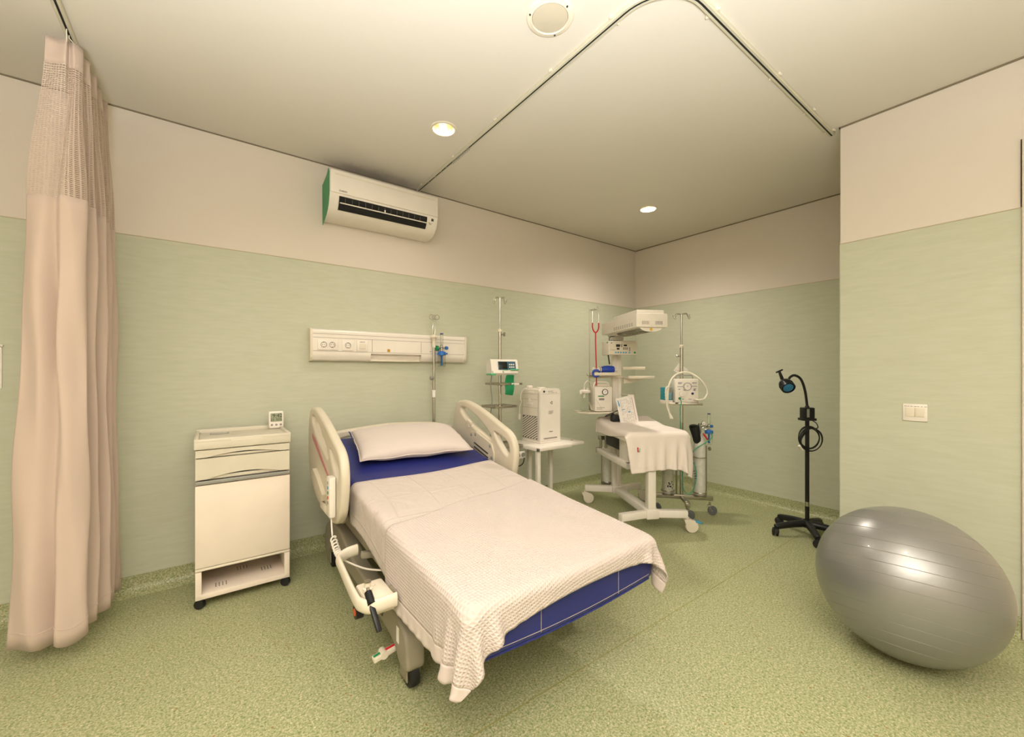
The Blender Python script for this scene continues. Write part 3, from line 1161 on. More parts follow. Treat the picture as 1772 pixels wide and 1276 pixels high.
# tray top with a raised lip
b = MB(A)
b.box(X0 - .004, X1 + .004, Y0 - .014, Y1 + .002, .872, .918, .006)
b.box(X0 - .004, X1 + .004, Y0 - .014, Y0 + .012, .90, .930, .006).box(X0 - .004, X1 + .004, Y1 - .020, Y1 + .002, .90, .940, .006)
b.box(X0 - .004, X0 + .016, Y0 - .01, Y1, .90, .932, .006).box(X1 - .016, X1 + .004, Y0 - .01, Y1, .90, .932, .006)
b.done('top_tray', 'cabinet_plastic', cb)
MB(A).box(.10, .25, Y0 - .0148, Y0 - .0135, .909, .917, .0005).done('embossed_mark', 'cream_plastic', cb, 0)
for x, y in ((X0 + .022, Y0 + .03), (X1 - .022, Y0 + .03), (X0 + .022, Y1 - .04), (X1 - .022, Y1 - .04)):
    c = MB(A).cyl((x - .006, y - .022, .025), (x + .006, y - .002, .025), .025, seg=22).done('castor', 'black_rubber', cb)
    MB(A).box(x - .014, x + .014, y - .006, y + .016, .034, .054, .004).done('castor_fork', 'black_plastic', c)

lab = thing('asset_label', 'silver printed label strip lying on the cabinet top opposite the clock', 'label', (.052, 3.09, .919))
MB((-.052, -3.09, -.919)).box(.005, .10, 3.06, 3.12, .919, .9205).done('strip', 'grey_plastic', lab, 0)
b = MB((-.052, -3.09, -.919))
random.seed(2)
for i in range(16):
    b.box(.012 + i * .005, .0145 + i * .005, 3.07, 3.11, .9205, .9209)
b.done('print', 'paper', lab, 0)

ck = thing('digital_clock', 'small white digital clock with thermometer standing on the bedside cabinet', 'clock', (.362, 3.135, .919), 0)
tl = Matrix.Rotation(-.14, 4, 'X')
FR = lambda x, z, y=-.0075: tl @ FACE_S(x, y, z)
MB().box(-.044, .044, -.007, .010, .001, .115, .008, 3).spin(tl).done('case', 'white_plastic', ck)
MB().box(-.033, .033, -.0085, -.006, .045, .101, .001).spin(tl).done('display', 'lcd_green', ck, 0)
MB().box(-.016, .016, .006, .045, -.001, .006, .002).done('stand_foot', 'white_plastic', ck)
text('digits', '9:42', .034, FR(.007, .083, -.0087), 'lcd_ink', ck, .0003)
text('digits', '23  55%', .0215, FR(0, .058, -.0087), 'lcd_ink', ck, .0003)
for x in (-.026, 0, .026):
    MB().lathe([(.0, -.0012), (.0068, -.001), (.0072, 0)], (x, -.007, .024), (0, 1, 0), 18, cap=False).spin(tl).done('button', 'ink_soft', ck)

# ================================================================== HOSPITAL BED
MX0, MX1 = .632, 1.590           # mattress sides
MTH = .182                       # mattress thickness


def mtop(y):
    """height of the mattress surface along the bed: raised backrest, gently dropping foot end"""
    y = np.asarray(y, float)
    ys = [0.9, 1.10, 1.60, 2.05, 2.30, 2.55, 3.05]
    zs = [.555, .562, .598, .642, .668, .715, .835]
    return np.interp(y, ys, zs)


bed = thing('hospital_bed', 'cream hospital bed with raised side rails in the middle of the room', 'bed', (1.11, 2.05, 0))
BA = (-1.11, -2.05, 0)
# headboard: arched plastic panel with a long grip opening
hb_out = smooth_path([(.66, .46), (.66, .70), (.675, .815), (.72, .862), (.83, .878), (1.11, .897), (1.39, .886), (1.52, .868), (1.565, .815), (1.58, .70), (1.58, .46)], 6)
hb_hole = smooth_path([(.735, .80), (.755, .822), (.85, .838), (1.11, .852), (1.37, .842), (1.47, .828), (1.49, .80), (1.40, .755), (1.11, .735), (.83, .755)], 6, True)
Mxz = frame((-1.11, 3.085 - 2.05, 0), (1, 0, 0), (0, 0, 1))
plate('headboard', [(p.x, p.y) for p in hb_out], [[(p.x, p.y) for p in hb_hole]], .006, .017, Mxz, 'bed_plastic', bed)

# side rails (outline in y,z)
RO = [(2.885, 1.062), (2.955, 1.045), (2.995, .990), (3.02, .88), (3.02, .76), (2.98, .66), (2.90, .57), (2.76, .515), (2.60, .49), (2.42, .478), (2.30, .495), (2.225, .555), (2.19, .65), (2.178, .76), (2.20, .835), (2.255, .885), (2.36, .925), (2.52, .985), (2.67, 1.032), (2.80, 1.060)]
HA = [(2.872, 1.020), (2.900, 1.000), (2.875, .955), (2.74, .885), (2.56, .828), (2.47, .805), (2.455, .835), (2.55, .905), (2.655, .962), (2.77, 1.005)]
HB = [(2.42, .870), (2.315, .848), (2.255, .818), (2.232, .770), (2.245, .728), (2.285, .732), (2.36, .790)]


def side_rail(xc, sgn):
    """sgn: +1 if the bed lies towards +x of the rail"""
    sm = lambda L: [(-p.x, p.y) for p in smooth_path([Vector((a, z, 0)) for a, z in L], 5, True)]
    M = frame((xc - 1.11, -2.05, 0), (0, -1, 0), (0, 0, 1))
    r = plate('side_rail', sm(RO), [sm(HA), sm(HB)], .007, .017, M, 'bed_plastic', bed)
    xi = xc + sgn * .026
    # inner mounting plate with bolts and latch bars
    pl = [(2.72, .838), (2.64, .845), (2.43, .782), (2.40, .715), (2.405, .66), (2.47, .66), (2.735, .735), (2.75, .79)]
    p = MB(BA).prism(pl, 'yz', min(xi, xi + sgn * .014), max(xi, xi + sgn * .014)).done('mounting_plate', 'bed_plastic', r, 30)
    for y, z in ((2.705, .815), (2.645, .825), (2.445, .765), (2.425, .685)):
        b = MB(BA)
        b.lathe([(.013, 0), (.013, .002), (.008, .004), (.0, .0045)], (xi + sgn * .0135, y, z), (sgn, 0, 0), 16).done('bolt', 'grey_plastic', p)
    b = MB(BA)
    for dz in (0, -.030):
        b.bar((xi + sgn * .015, 2.66, .762 + dz), (xi + sgn * .015, 2.47, .708 + dz), .006, .009, .001)
    b.done('latch_slots', 'ink', p)
    # release clip on the grip bar
    MB(BA).bar((xi - sgn * .003, 2.79, .918), (xi - sgn * .003, 2.73, .895), .016, .026, .004).bar((xi, 2.775, .905), (xi, 2.765, .860), .008, .014, .003).done('release_clip', 'cream_plastic', r)
    # outer face details
    xo = xc - sgn * .0245
    a, c = (xo - .002, xo + .002)
    MB(BA).prism([(2.88, .905), (2.87, .872), (2.66, .785), (2.44, .703), (2.435, .720), (2.58, .782), (2.75, .865)], 'yz', a, c).done('warning_strip', 'pink_strip', r, 0, 'faded pink warning strip')
    MB(BA).prism([(2.76, .700), (2.81, .655), (2.70, .585), (2.52, .560), (2.50, .600), (2.66, .672)], 'yz', min(xo, xo - sgn * .022), max(xo, xo - sgn * .022)).done('lever_cover', 'bed_plastic', r, 30)
    MB(BA).box(min(xo, xo - sgn * .012), max(xo, xo - sgn * .012), 2.44, 2.60, .50, .545, .006).done('release_handle', 'cream_plastic', r)
    # swing arms down to the frame
    for y in (2.80, 2.52):
        b = MB(BA)
        b.bar((xc + sgn * .012, y, .60), (xc + sgn * .085, y - .02, .42), .022, .05, .004).done('swing_arm', 'taupe_plastic', r)
    return r


side_rail(.560, 1)
side_rail(1.655, -1)

# frame, platform and base
b = MB(BA)
b.bar((1.11, 3.02, .605), (1.11, 2.28, .455), .86, .032, .006)
b.bar((1.11, 2.28, .455), (1.11, 1.60, .386), .86, .032, .006)
b.bar((1.11, 1.60, .386), (1.11, 1.22, .358), .84, .032, .006)
b.done('mattress_platform', 'taupe_plastic', bed)
b = MB(BA)
for x in (.70, 1.52):
    b.bar((x, 3.06, .405), (x, 1.32, .325), .045, .06, .006)
b.bar((.70, 3.06, .405), (1.52, 3.06, .405), .05, .06, .006).bar((.70, 1.34, .326), (1.52, 1.34, .326), .05, .06, .006)
b.done('upper_frame', 'taupe_plastic', bed)
b = MB(BA)
for y in (2.55, 1.75):
    MB(BA).bar((1.11, y, .12), (1.11, y + .12, .37), .30, .10, .01).done('lift_arm', 'grey_plastic', bed)
for x, sx in ((.672, -1), (1.548, 1)):
    # moulded side cover that ends in a castor housing at either end
    side = smooth_path([(2.97, .10), (2.98, .20), (2.93, .285), (2.78, .325), (2.60, .335), (2.48, .30), (2.30, .255), (2.05, .245), (1.82, .268), (1.66, .262), (1.585, .225), (1.565, .15), (1.565, .10), (1.64, .095), (1.70, .14), (1.84, .165), (2.1, .165), (2.5, .170), (2.78, .17), (2.88, .11)], 5, True)
    pts = [(-p.x, p.y) for p in side]
    M = frame((x - 1.11, -2.05, 0), (0, -1, 0), (0, 0, 1))
    base = plate('base_cover', pts, [], .026, .014, M, 'taupe_plastic', bed)
    Mb = frame((x + sx * .0405 - 1.11, 1.86 - 2.05, .215), (0, sx, 0), (0, 0, 1))
    MB().tube([(-.035, .022, 0), (.020, .022, 0), (.034, .004, 0), (.022, -.022, 0), (-.035, -.018, 0)], .0022, 5, closed=True).bar((-.030, .004, 0), (.010, .002, 0), .003, .003, 0).bar((.010, -.012, 0), (.010, .018, 0), .003, .003, 0).spin(Mb).done('embossed_emblem', 'ink', base, 0)
    MB(BA).box(x + sx * .040, x + sx * .0415, 1.64, 1.665, .17, .235).done('data_plate', 'paper', base, 0)
    for y in (1.628, 2.92):
        b = MB(BA)
        b.lathe([(.030, .125), (.034, .105), (.036, .085), (.031, .080)], (x, y, 0), seg=20)
        b.box(x - .030, x - .022, y - .045, y + .03, .035, .11, .004).box(x + .022, x + .030, y - .045, y + .03, .035, .11, .004)
        h = b.done('castor_housing', 'taupe_plastic', bed)
        MB(BA).lathe([(.05, -.020), (.062, -.016), (.064, 0), (.062, .016), (.05, .020)], (x, y - .012, .064), (1, 0, 0), 28).done('wheel', 'black_rubber', h)
    # brake pedal with a green and a red end
    py = 1.70
    pd = MB(BA).bar((x + sx * .03, py, .125), (x + sx * .13, py - .005, .110), .030, .020, .004).cyl((x + sx * .085, py - .02, .118), (x + sx * .085, py + .02, .118), .016, seg=14).done('brake_pedal', 'cream_plastic', bed)
    MB(BA).bar((x + sx * .036, py, .136), (x + sx * .078, py - .002, .130), .010, .004, .001).done('pedal_pad', 'red_rubber', pd, label='red pedal pad')
    MB(BA).bar((x + sx * .100, py - .003, .127), (x + sx * .127, py - .005, .1225), .010, .004, .001).done('pedal_pad', 'green_plastic', pd, label='green pedal pad')
MB(BA).bar((.672, 2.86, .21), (1.548, 2.86, .21), .12, .08, .01).done('base_cross_member', 'taupe_plastic', bed)
MB(BA).bar((.672, 1.74, .20), (1.548, 1.74, .20), .12, .08, .01).done('base_cross_member', 'taupe_plastic', bed)


# folded-down foot rail: a loop standing out from the side
def loop_rail(x0, sx):
    zc = .395
    L = smooth_path([(x0, 2.115, zc + .01), (x0 + sx * .055, 2.108, zc + .006), (x0 + sx * .098, 2.075, zc), (x0 + sx * .108, 2.00, zc), (x0 + sx * .128, 1.70, zc - .005), (x0 + sx * .122, 1.625, zc - .005), (x0 + sx * .085, 1.590, zc - .005), (x0, 1.580, zc)], 6)
    b = MB(BA)
    rings = []
    for i, p in enumerate(L):
        d = (L[min(i + 1, len(L) - 1)] - L[max(i - 1, 0)]).normalized()
        n = Vector((-d.y, d.x, 0)).normalized()
        rings.append([p + n * (math.cos(a) * .013) + Vector((0, 0, math.sin(a) * .028)) * (1.0) for a in np.linspace(0, 2 * PI, 14, endpoint=False)])
    b.ring_faces(rings)
    lr = b.done('foot_loop_rail', 'cream_plastic', bed, 60)
    MB(BA).box(min(x0, x0 + sx * .11), max(x0, x0 + sx * .11), 1.60, 1.76, .385, .410, .010).done('hinge_plate', 'cream_plastic', lr)
    c = (x0 + sx * .085, 1.675)
    MB(BA).lathe([(.020, 0), (.020, .018), (.013, .022), (.013, .042), (.0, .043)], (c[0], c[1], .408), seg=18).lathe([(.012, 0), (.012, .006), (0, .007)], (x0 + sx * .055, 1.715, .409), seg=14).done('pivot', 'cream_plastic', lr)
    MB(BA).lathe([(.014, 0), (.014, .006), (.004, .007)], (c[0], c[1], .449), seg=16).cyl((c[0], c[1], .43), (c[0] + sx * .012, c[1] - .055, .412), .008, seg=10).done('pivot_pin', 'satin_steel', lr)
    MB(BA).cyl((c[0] + sx * .012, c[1] - .045, .43), (c[0] + sx * .012, c[1] - .09, .405), .015, seg=14).bar((c[0] + sx * .012, c[1] - .075, .405), (c[0] + sx * .002, c[1] - .150, .325), .020, .016, .004).done('lever', 'black_plastic', lr)
    MB(BA).box(min(x0, x0 + sx * .075), max(x0, x0 + sx * .075), 1.60, 1.70, .345, .372, .008).done('rail_bracket', 'cream_plastic', lr)
    MB(BA).cyl((x0 + sx * .10, 1.70, .330), (x0 + sx * .128, 1.70, .330), .028, seg=20).done('bumper', 'black_rubber', lr)
    MB(BA).cyl((x0 + sx * .128, 1.70, .330), (x0 + sx * .131, 1.70, .330), .014, seg=14).done('bumper_cap', 'orange_dot', lr, label='orange cap')
    MB(BA).bar((x0 - sx * .09, 2.05, .385), (x0, 2.05, .40), .03, .03, .004).done('loop_arm', 'taupe_plastic', lr)
    MB(BA).bar((x0 - sx * .09, 1.66, .375), (x0, 1.66, .395), .04, .03, .004).done('loop_arm', 'taupe_plastic', lr)


loop_rail(.600, -1)
loop_rail(1.620, 1)

# ------------------------------------------------------------------ mattress (lies on the bed)
n_y = 46
MY0, MY1 = 1.085, 3.045
mt = thing('mattress', 'royal blue vinyl mattress on the hospital bed, foot end showing', 'mattress', (1.11, 2.05, .56))
MA = (-1.11, -2.05, -.56)


def mattress_section(y, inset=0.0, n=7, r=.032):
    """rounded section of the mattress across x at y"""
    zt = float(mtop(y))
    x0, x1 = MX0 + inset, MX1 - inset
    z1 = zt - inset
    z0 = zt - MTH + inset
    rr = max(.004, r - inset)
    pts = []
    for cx, cz, a0 in ((x1 - rr, z1 - rr, 0), (x0 + rr, z1 - rr, PI / 2), (x0 + rr, z0 + rr, PI), (x1 - rr, z0 + rr, 1.5 * PI)):
        for k in range(n):
            a = a0 + PI / 2 * k / (n - 1)
            pts.append((cx + rr * math.cos(a), y, cz + rr * math.sin(a)))
    full = []
    for i, p in enumerate(pts):
        full.append(p)
        if i == n - 1 or i == 3 * n - 1:            # the long top and bottom edges
            q = pts[(i + 1) % len(pts)]
            full += [(p[0] + (q[0] - p[0]) * k / 16, y, p[2]) for k in range(1, 16)]
    return full


rings = []
for k in range(8):
    a = k / 8 * PI / 2
    ins = .032 * (1 - math.sin(a))
    rings.append([(x, MY0 + .032 * (1 - math.cos(a)), z) for x, y, z in mattress_section(MY0 + .032, ins)])
for y in np.linspace(MY0 + .034, MY1 - .034, n_y):
    rings.append(mattress_section(y))
for k in range(8):
    a = (1 - k / 7) * PI / 2
    rings.append([(x, MY1 - .032 * (1 - math.cos(a)), z) for x, y, z in mattress_section(MY1 - .032, .032 * (1 - math.sin(a)))])
for r_ in rings:
    for i_, (x, y, z) in enumerate(r_):
        if y < 1.5 and z < mtop(y) - .09:
            r_[i_] = (x, y, z - .020 * math.sin(PI * (x - MX0) / (MX1 - MX0)) * min(1, (1.5 - y) / .35))
mcov = MB(MA).ring_faces(rings).done('cover', 'blue_vinyl', mt, 60)
# piping and stitch lines on the foot end
zf = float(mtop(MY0))
fyy = lambda x, z: MY0 - .0004
b = MB(MA)
for x in (.930, 1.345):
    b.tube([(x, fyy(x, z) - .0003, z) for z in np.linspace(zf - MTH + .012, zf - .03, 10)], .0010, 5)
b.tube([(x, fyy(x, zf - MTH + .034) + .0002, zf - MTH + .034 - .020 * math.sin(PI * (x - MX0) / (MX1 - MX0))) for x in np.linspace(MX0 + .04, MX1 - .04, 24)], .0009, 5)
b.done('stitching', 'stitch', mcov)
MB(MA).tube([(x, MY0 + .010, zf - MTH + .010 - .020 * math.sin(PI * (x - MX0) / (MX1 - MX0))) for x in np.linspace(MX0 + .03, MX1 - .03, 24)], .0055, 8).done('piping', 'blue_vinyl', mcov)

bed_sdf = rbox_sdf(((MX0 + MX1) / 2, (MY0 + MY1) / 2, -MTH / 2), ((MX1 - MX0) / 2, (MY1 - MY0) / 2 + .008, MTH / 2), .018, top=lambda X: mtop(X[:, 1]))

# ------------------------------------------------------------------ flat sheet
nu, nv = 62, 44
F = bilerp((.445, 2.335, 0), (1.72, 2.365, 0), (.43, 1.30, 0), (1.72, 1.34, 0), nu, nv)
uu, vv = np.meshgrid(np.linspace(0, 1, nu), np.linspace(0, 1, nv), indexing='ij')
F[..., 1] += .012 * np.sin(uu * 9) * (1 - vv) + .015 * np.sin(uu * PI) * (1 - vv) * -1
F[..., 0] += .02 * np.sin(vv * 7) * (1 - uu) ** 3
UV = arclen_uv(F)
F[..., 2] = mtop(F[..., 1]) + .012 + .002 * np.random.rand(nu, nv)
S = drape(F, bed_sdf, steps=130, iters=8, thick=.007, friction=.96)
sheet = grid_mesh('bed_sheet', S, UV, 'sheet_cloth', None, .0015, 1)
tag(sheet, 'thin white flat sheet over the middle of the mattress, under the blanket', 'sheet')

# ------------------------------------------------------------------ waffle blanket
nu, nv = 78, 58
F = bilerp((.365, 1.705, 0), (1.78, 1.975, 0), (.43, .925, 0), (1.762, .975, 0), nu, nv)
uu, vv = np.meshgrid(np.linspace(0, 1, nu), np.linspace(0, 1, nv), indexing='ij')
F[..., 1] += vv * .06 * np.sin(PI * np.clip(uu, 0, 1)) ** 1.0
F[..., 1] += (1 - vv) * .012 * np.sin(uu * 16)
cut = np.clip(1 - uu / .16, 0, 1) ** 1.3 * np.clip((vv - .76) / .24, 0, 1) ** 1.3
F[..., 0] += .045 * cut
F[..., 1] += .050 * cut
UV = arclen_uv(F)
F[..., 2] = mtop(F[..., 1]) + .022 + .003 * np.random.rand(nu, nv)
S = drape(F, bed_sdf, steps=190, iters=9, thick=.014, friction=.96, bend=.25)
# gathered scallops along the bound edge
edge = np.clip(1 - uu * nu / 2.2, 0, 1)
S[..., 0] -= edge * .004 * (1 + np.sin(vv * 82))
S[..., 2] += edge * .003 * np.sin(vv * 82)
hem = ((uu < .028) | (uu > .972)).astype(float)
blk = thing('blanket', 'white waffle weave blanket spread over the foot half of the bed', 'blanket', (1.1, 1.45, .62))
fm_ = (uu[:-1, :-1] < .026) | (uu[:-1, :-1] > .960)
S0 = S - np.array([1.1, 1.45, .62])
grid_mesh('weave', S0, UV, 'blanket_cloth', blk, .006, 1, hem, mask=~fm_)
for side_ in (uu[:-1, :-1] < .5, uu[:-1, :-1] >= .5):
    grid_mesh('bound_edge', S0, UV, 'blanket_cloth', blk, .007, 1, hem * 0 + 1, mask=fm_ & side_, label='smooth scalloped binding')

# ------------------------------------------------------------------ pillow
pil = thing('pillow', 'plump white pillow leaning on the headboard end of the bed', 'pillow', (1.13, 2.70, .80))
n = 33
us = np.linspace(-1, 1, n)
bmp = bmesh.new()
W_, D_, Hh = .375, .235, .078
px_axis = Vector((math.cos(-.10), math.sin(-.10), 0))
slope = .26
py_axis = Vector((math.sin(.10), math.cos(.10), slope)).normalized()
pn = px_axis.cross(py_axis).normalized()
cen = Vector((1.135, 2.715, float(mtop(2.715)) + .062))


def pil_pt(u, v, side):
    # pinched corners, full middle
    e = (1 - abs(u) ** 2.6) * (1 - abs(v) ** 2.6)
    h = Hh * max(e, 0) ** .5
    k = 1 - .055 * (u * u * v * v)
    x = u * W_ * (1 - .035 * (1 - abs(v) ** 2) * abs(u) ** 6) * (1 + .02 * u * v)
    y = v * D_ * (1 - .05 * (1 - abs(u) ** 2) * abs(v) ** 6)
    w = .004 * math.sin(u * 9 + v * 3) * (1 - e) + .003 * math.sin(v * 15 + u * 5) * (abs(u) ** 3)
    hh = h * (1 if side > 0 else .72) * side + w
    return cen + px_axis * x + py_axis * y + pn * hh


for side in (1, -1):
    g = [[bmp.verts.new(pil_pt(u, v, side) - Vector((1.13, 2.70, .80))) for v in us] for u in us]
    for i in range(n - 1):
        for j in range(n - 1):
            bmp.faces.new((g[i][j], g[i + 1][j], g[i + 1][j + 1], g[i][j + 1]))
bmesh.ops.remove_doubles(bmp, verts=bmp.verts, dist=.0006)
bmesh.ops.recalc_face_normals(bmp, faces=bmp.faces)
me = bpy.data.meshes.new('pillowcase')
bmp.to_mesh(me)
bmp.free()
pc = link_mesh('pillowcase', me, 'pillow_cloth', pil, 180)
# welted seam around the rim
per = [(u, -1) for u in us] + [(1, v) for v in us[1:]] + [(u, 1) for u in us[::-1][1:]] + [(-1, v) for v in us[::-1][1:-1]]
MB((-1.13, -2.70, -.80)).tube([pil_pt(u, v, 1) for u, v in per], .0035, 6, closed=True).done('seam_welt', 'pillow_cloth', pc)
MB((-1.13, -2.70, -.80)).tube([pil_pt(-1, v, 1) + px_axis * -.004 for v in us[-10:]], .005, 6).done('blue_lining', 'navy_plastic', pc, label='blue lining at the open end')

# ------------------------------------------------------------------ handset on the left rail
hs = thing('bed_handset', 'white bed control handset with coiled cable hooked on the side rail facing the cabinet', 'remote control', (.517, 2.30, .64))
A = (-.517, -2.30, -.64)
MB(A).box(.502, .534, 2.268, 2.335, .535, .745, .006).done('case', 'white_plastic', hs)
for k, m in enumerate(('grey_plastic', 'sky_plastic', 'green_plastic', 'orange_dot', 'grey_plastic')):
    b = MB(A)
    b.cyl((.503, 2.300, .715 - k * .026), (.4995, 2.300, .715 - k * .026), .0085, seg=14)
    b.done('button', m, hs)
MB(A).box(.530, .590, 2.29, 2.315, .720, .738, .003).done('hook', 'grey_plastic', hs)
L = smooth_path([(.518, 2.295, .536), (.516, 2.285, .50), (.515, 2.262, .44)], 5)
coil = []
cs = Vector((.518, 2.255, .435))
ce = Vector((.535, 2.16, .365))
for k in range(13 * 9 + 1):
    t = k / (13 * 9)
    a = k / 13 * 2 * PI
    p = cs.lerp(ce, t) - Vector((0, 0, .02 * math.sin(PI * t)))
    coil.append(p + Vector((math.cos(a) * .014, 0, math.sin(a) * .014)))
tail = smooth_path([coil[-1], (.545, 2.12, .36), (.60, 1.98, .36), (.66, 1.85, .385)], 6)
MB(A).tube(L + coil + tail[1:], .0042, 6).done('coiled_cable', 'white_plastic', hs)

# ------------------------------------------------------------------ drip pole at the bed head
dp = thing('bed_drip_pole', 'slim steel drip pole at the head of the bed before the service panel', 'drip stand', (1.510, 3.135, 0))
A = (-1.510, -3.135, 0)
cx, cy = 1.510, 3.135
MB(A).cyl((cx, cy, .40), (cx, cy, 1.52), .0125, seg=16).bar((cx, cy, .42), (cx, cy - .07, .42), .03, .03, .004).done('pole', 'steel', dp)
MB(A).lathe([(.0135, 1.50), (.0155, 1.53), (.0155, 1.565), (.022, 1.575), (.030, 1.583), (.030, 1.590), (.018, 1.605), (.010, 1.606)], (cx, cy, 0), seg=20).done('collar', 'cream_plastic', dp)
for s in (-1, 1):
    pth = smooth_path([(cx + s * .007, cy, 1.60), (cx + s * .013, cy, 1.65), (cx + s * .008, cy, 1.70), (cx + s * .014, cy - .005, 1.735)], 5)
    MB(A).tube(pth, .0035, 8).torus((cx + s * .024, cy - .008, 1.752), .020, .0032, (.15, 1, 0), 20, 7).done('hook', 'steel', dp)
MB(A).torus((cx + .004, cy + .004, 1.752), .019, .0032, (.9, .4, 0), 20, 7).done('hook', 'steel', dp)
MB(A).cyl((cx - .012, cy, 1.245), (cx - .028, cy - .01, 1.247), .008, seg=10).lathe([(.009, .028), (.018, .024), (.018, .036), (.012, .042)], (cx, cy, 1.246), (-1, -.5, 0), 16).done('clamp_knob', 'grey_plastic', dp)
MB(A).cyl((cx, cy, 1.085), (cx, cy, 1.145), .0134, seg=16).done('sticker', 'paper', dp)

# ================================================================== INFUSION STAND


def hook_set(b, c, r, n=4, a0=.4, drop=.035, rad=.0032):
    for k in range(n):
        a = a0 + k * 2 * PI / n
        d = Vector((math.cos(a), math.sin(a), 0))
        c = Vector(c)
        pts = smooth_path([c, c + d * r * .55 + Vector((0, 0, .006)), c + d * r * .80 + Vector((0, 0, -.006)), c + d * r * .86 + Vector((0, 0, -drop)), c + d * (r * 1.0) + Vector((0, 0, -drop - .008)), c + d * (r * 1.1) + Vector((0, 0, -drop + .006)), c + d * (r * 1.12) + Vector((0, 0, -.012))], 4)
        b.tube(pts, rad, 7)


def castor(b_wheel, b_fork, x, y, r, z0=0.0, w=.011, ang=0.0, stem=.03):
    d = Vector((math.cos(ang), math.sin(ang), 0))
    n = Vector((-d.y, d.x, 0))
    c = Vector((x, y, z0 + r)) + d * .022
    b_wheel.lathe([(r * .35, -w * .9), (r * .9, -w), (r, -w * .55), (r, w * .55), (r * .9, w), (r * .35, w * .9)], c, n, 22)
    for s in (-1, 1):
        b_fork.bar(c + n * s * (w + .003), Vector((x, y, z0 + r * 1.85)) + n * s * (w + .003), .020, .004, .001)
    b_fork.box(x - .018, x + .018, y - .018, y + .018, z0 + r * 1.85, z0 + r * 1.85 + .010, .003)
    b_fork.cyl((x, y, z0 + r * 1.85), (x, y, z0 + r * 1.85 + stem), .009, seg=10)
    b_fork.cyl(c - n * (w + .006), c + n * (w + .006), .006, seg=10)


IX, IY = 2.050, 2.945
iv = thing('infusion_stand', 'tall steel infusion stand with shelves between bed and purifier table', 'drip stand', (IX, IY, 0))
MB().cyl((0, 0, .10), (0, 0, 1.66), .0145, seg=18).done('outer_tube', 'steel', iv)
MB().cyl((0, 0, 1.64), (0, 0, 1.945), .0085, seg=14).done('inner_tube', 'steel', iv)
MB().lathe([(.0145, 1.645), (.019, 1.648), (.019, 1.668), (.010, 1.674)], seg=18).done('collar', 'cream_plastic', iv)
MB().cyl((.014, -.004, 1.625), (.032, -.010, 1.625), .007, seg=10).lathe([(.012, .030), (.020, .034), (.020, .046), (.010, .050)], (0, 0, 1.625), (1, -.3, 0), 16).done('clamp_knob', 'steel', iv)
b = MB()
hook_set(b, (0, 0, 1.942), .072, 4, .25)
b.done('hooks', 'steel', iv)
b = MB()
for k in range(5):
    a = k * 2 * PI / 5 + .2
    b.bar((0, 0, .085), (.19 * math.cos(a), .19 * math.sin(a), .075), .028, .022, .004)
b.done('foot_star', 'satin_steel', iv)
for k in range(5):
    a = k * 2 * PI / 5 + .2
    bw, bf = MB(), MB()
    castor(bw, bf, .175 * math.cos(a), .175 * math.sin(a), .028, 0, .009, a + 1, .018)
    f_ = bf.done('castor_fork', 'satin_steel', iv)
    bw.done('castor_wheel', 'black_rubber', f_)
for z, x0, x1, y0, y1 in ((1.192, -.085, .145, -.13, .10), (.995, -.115, .115, -.10, .12), (.655, -.115, .145, -.14, .10)):
    s = MB().box(x0, x1, y0, y1, z - .003, z + .003, .001).done('shelf', 'satin_steel', iv)
    b = MB()
    for (xa, ya, xb, yb) in ((x0, y0, x1, y0), (x0, y1, x1, y1), (x0, y0, x0, y1), (x1, y0, x1, y1)):
        b.bar((xa, ya, z), (xb, yb, z), .006, .018, .001)
    b.done('shelf_lip', 'satin_steel', s)
    MB().lathe([(.022, z - .022), (.022, z + .012)], seg=16).done('shelf_clamp', 'steel', s)
MB().box(.03, .11, -.1345, -.1325, 1.184, 1.200).done('name_sticker', 'paper', iv, 0)

# infusion pump clamped to the stand
pu = thing('infusion_pump', 'white and green infusion pump with dark screen clamped on the tall stand', 'infusion pump', (IX, IY - .02, 1.335), math.radians(-14))
cs = [(-.115, -.062), (-.075, .060), (.035, .072), (.055, .060), (.055, -.062)]
prof = [(-.085, -.055), (-.10, -.03), (-.078, .055), (-.06, .068), (.028, .068), (.034, .055), (.034, -.058), (-.07, -.062)]
MB().prism(prof, 'yz', -.125, .120).done('case', 'white_plastic', pu, 25)
fdir = Vector((0, .022, .085)).normalized()
Mf = lambda x, t: frame(Vector((x, -.1005, -.028)) + fdir * t, (1, 0, 0), fdir)
b = MB()
b.box(-.063, .098, .006, .080, -.001, .002, .001)
o = b.spin(Mf(0, 0)).done('keypad', 'sky_plastic', pu)
MATS['sky_plastic_dark'] = mat('slate_blue_panel', (52, 92, 112), .4)
o.data.materials[0] = MATS['sky_plastic_dark']
MB().box(-.055, .020, .012, .076, .0015, .0032, .001).spin(Mf(0, 0)).done('screen', 'screen', pu)
random.seed(5)
b = MB()
for i in range(3):
    for j in range(2):
        b.box(.036 + i * .018, .048 + i * .018, .024 + j * .022, .036 + j * .022, .0015, .005, .001)
b.spin(Mf(0, 0)).done('keys', 'white_plastic', pu)
MB().box(-.022, .024, .002, .006, -.001, .003).spin(Mf(0, 0)).done('status_light', 'mint_plastic', pu)
MB().prism([(-.108, -.05), (-.100, -.028), (-.06, -.034), (-.06, -.064), (-.09, -.066)], 'yz', -.110, .112).done('door', 'white_plastic', pu, 25)
MB().box(-.129, -.085, -.105, .03, -.068, -.052, .004).done('corner_guard', 'mint_plastic', pu)
MB().box(.045, .122, -.115, -.085, -.026, -.014, .004).done('door_latch', 'mint_plastic', pu)
MB().tube([(-.030, -.1095, -.045), (-.018, -.1095, -.036), (-.030, -.1095, -.030), (-.018, -.1095, -.048)], .0015, 5).done('door_mark', 'ink', pu)
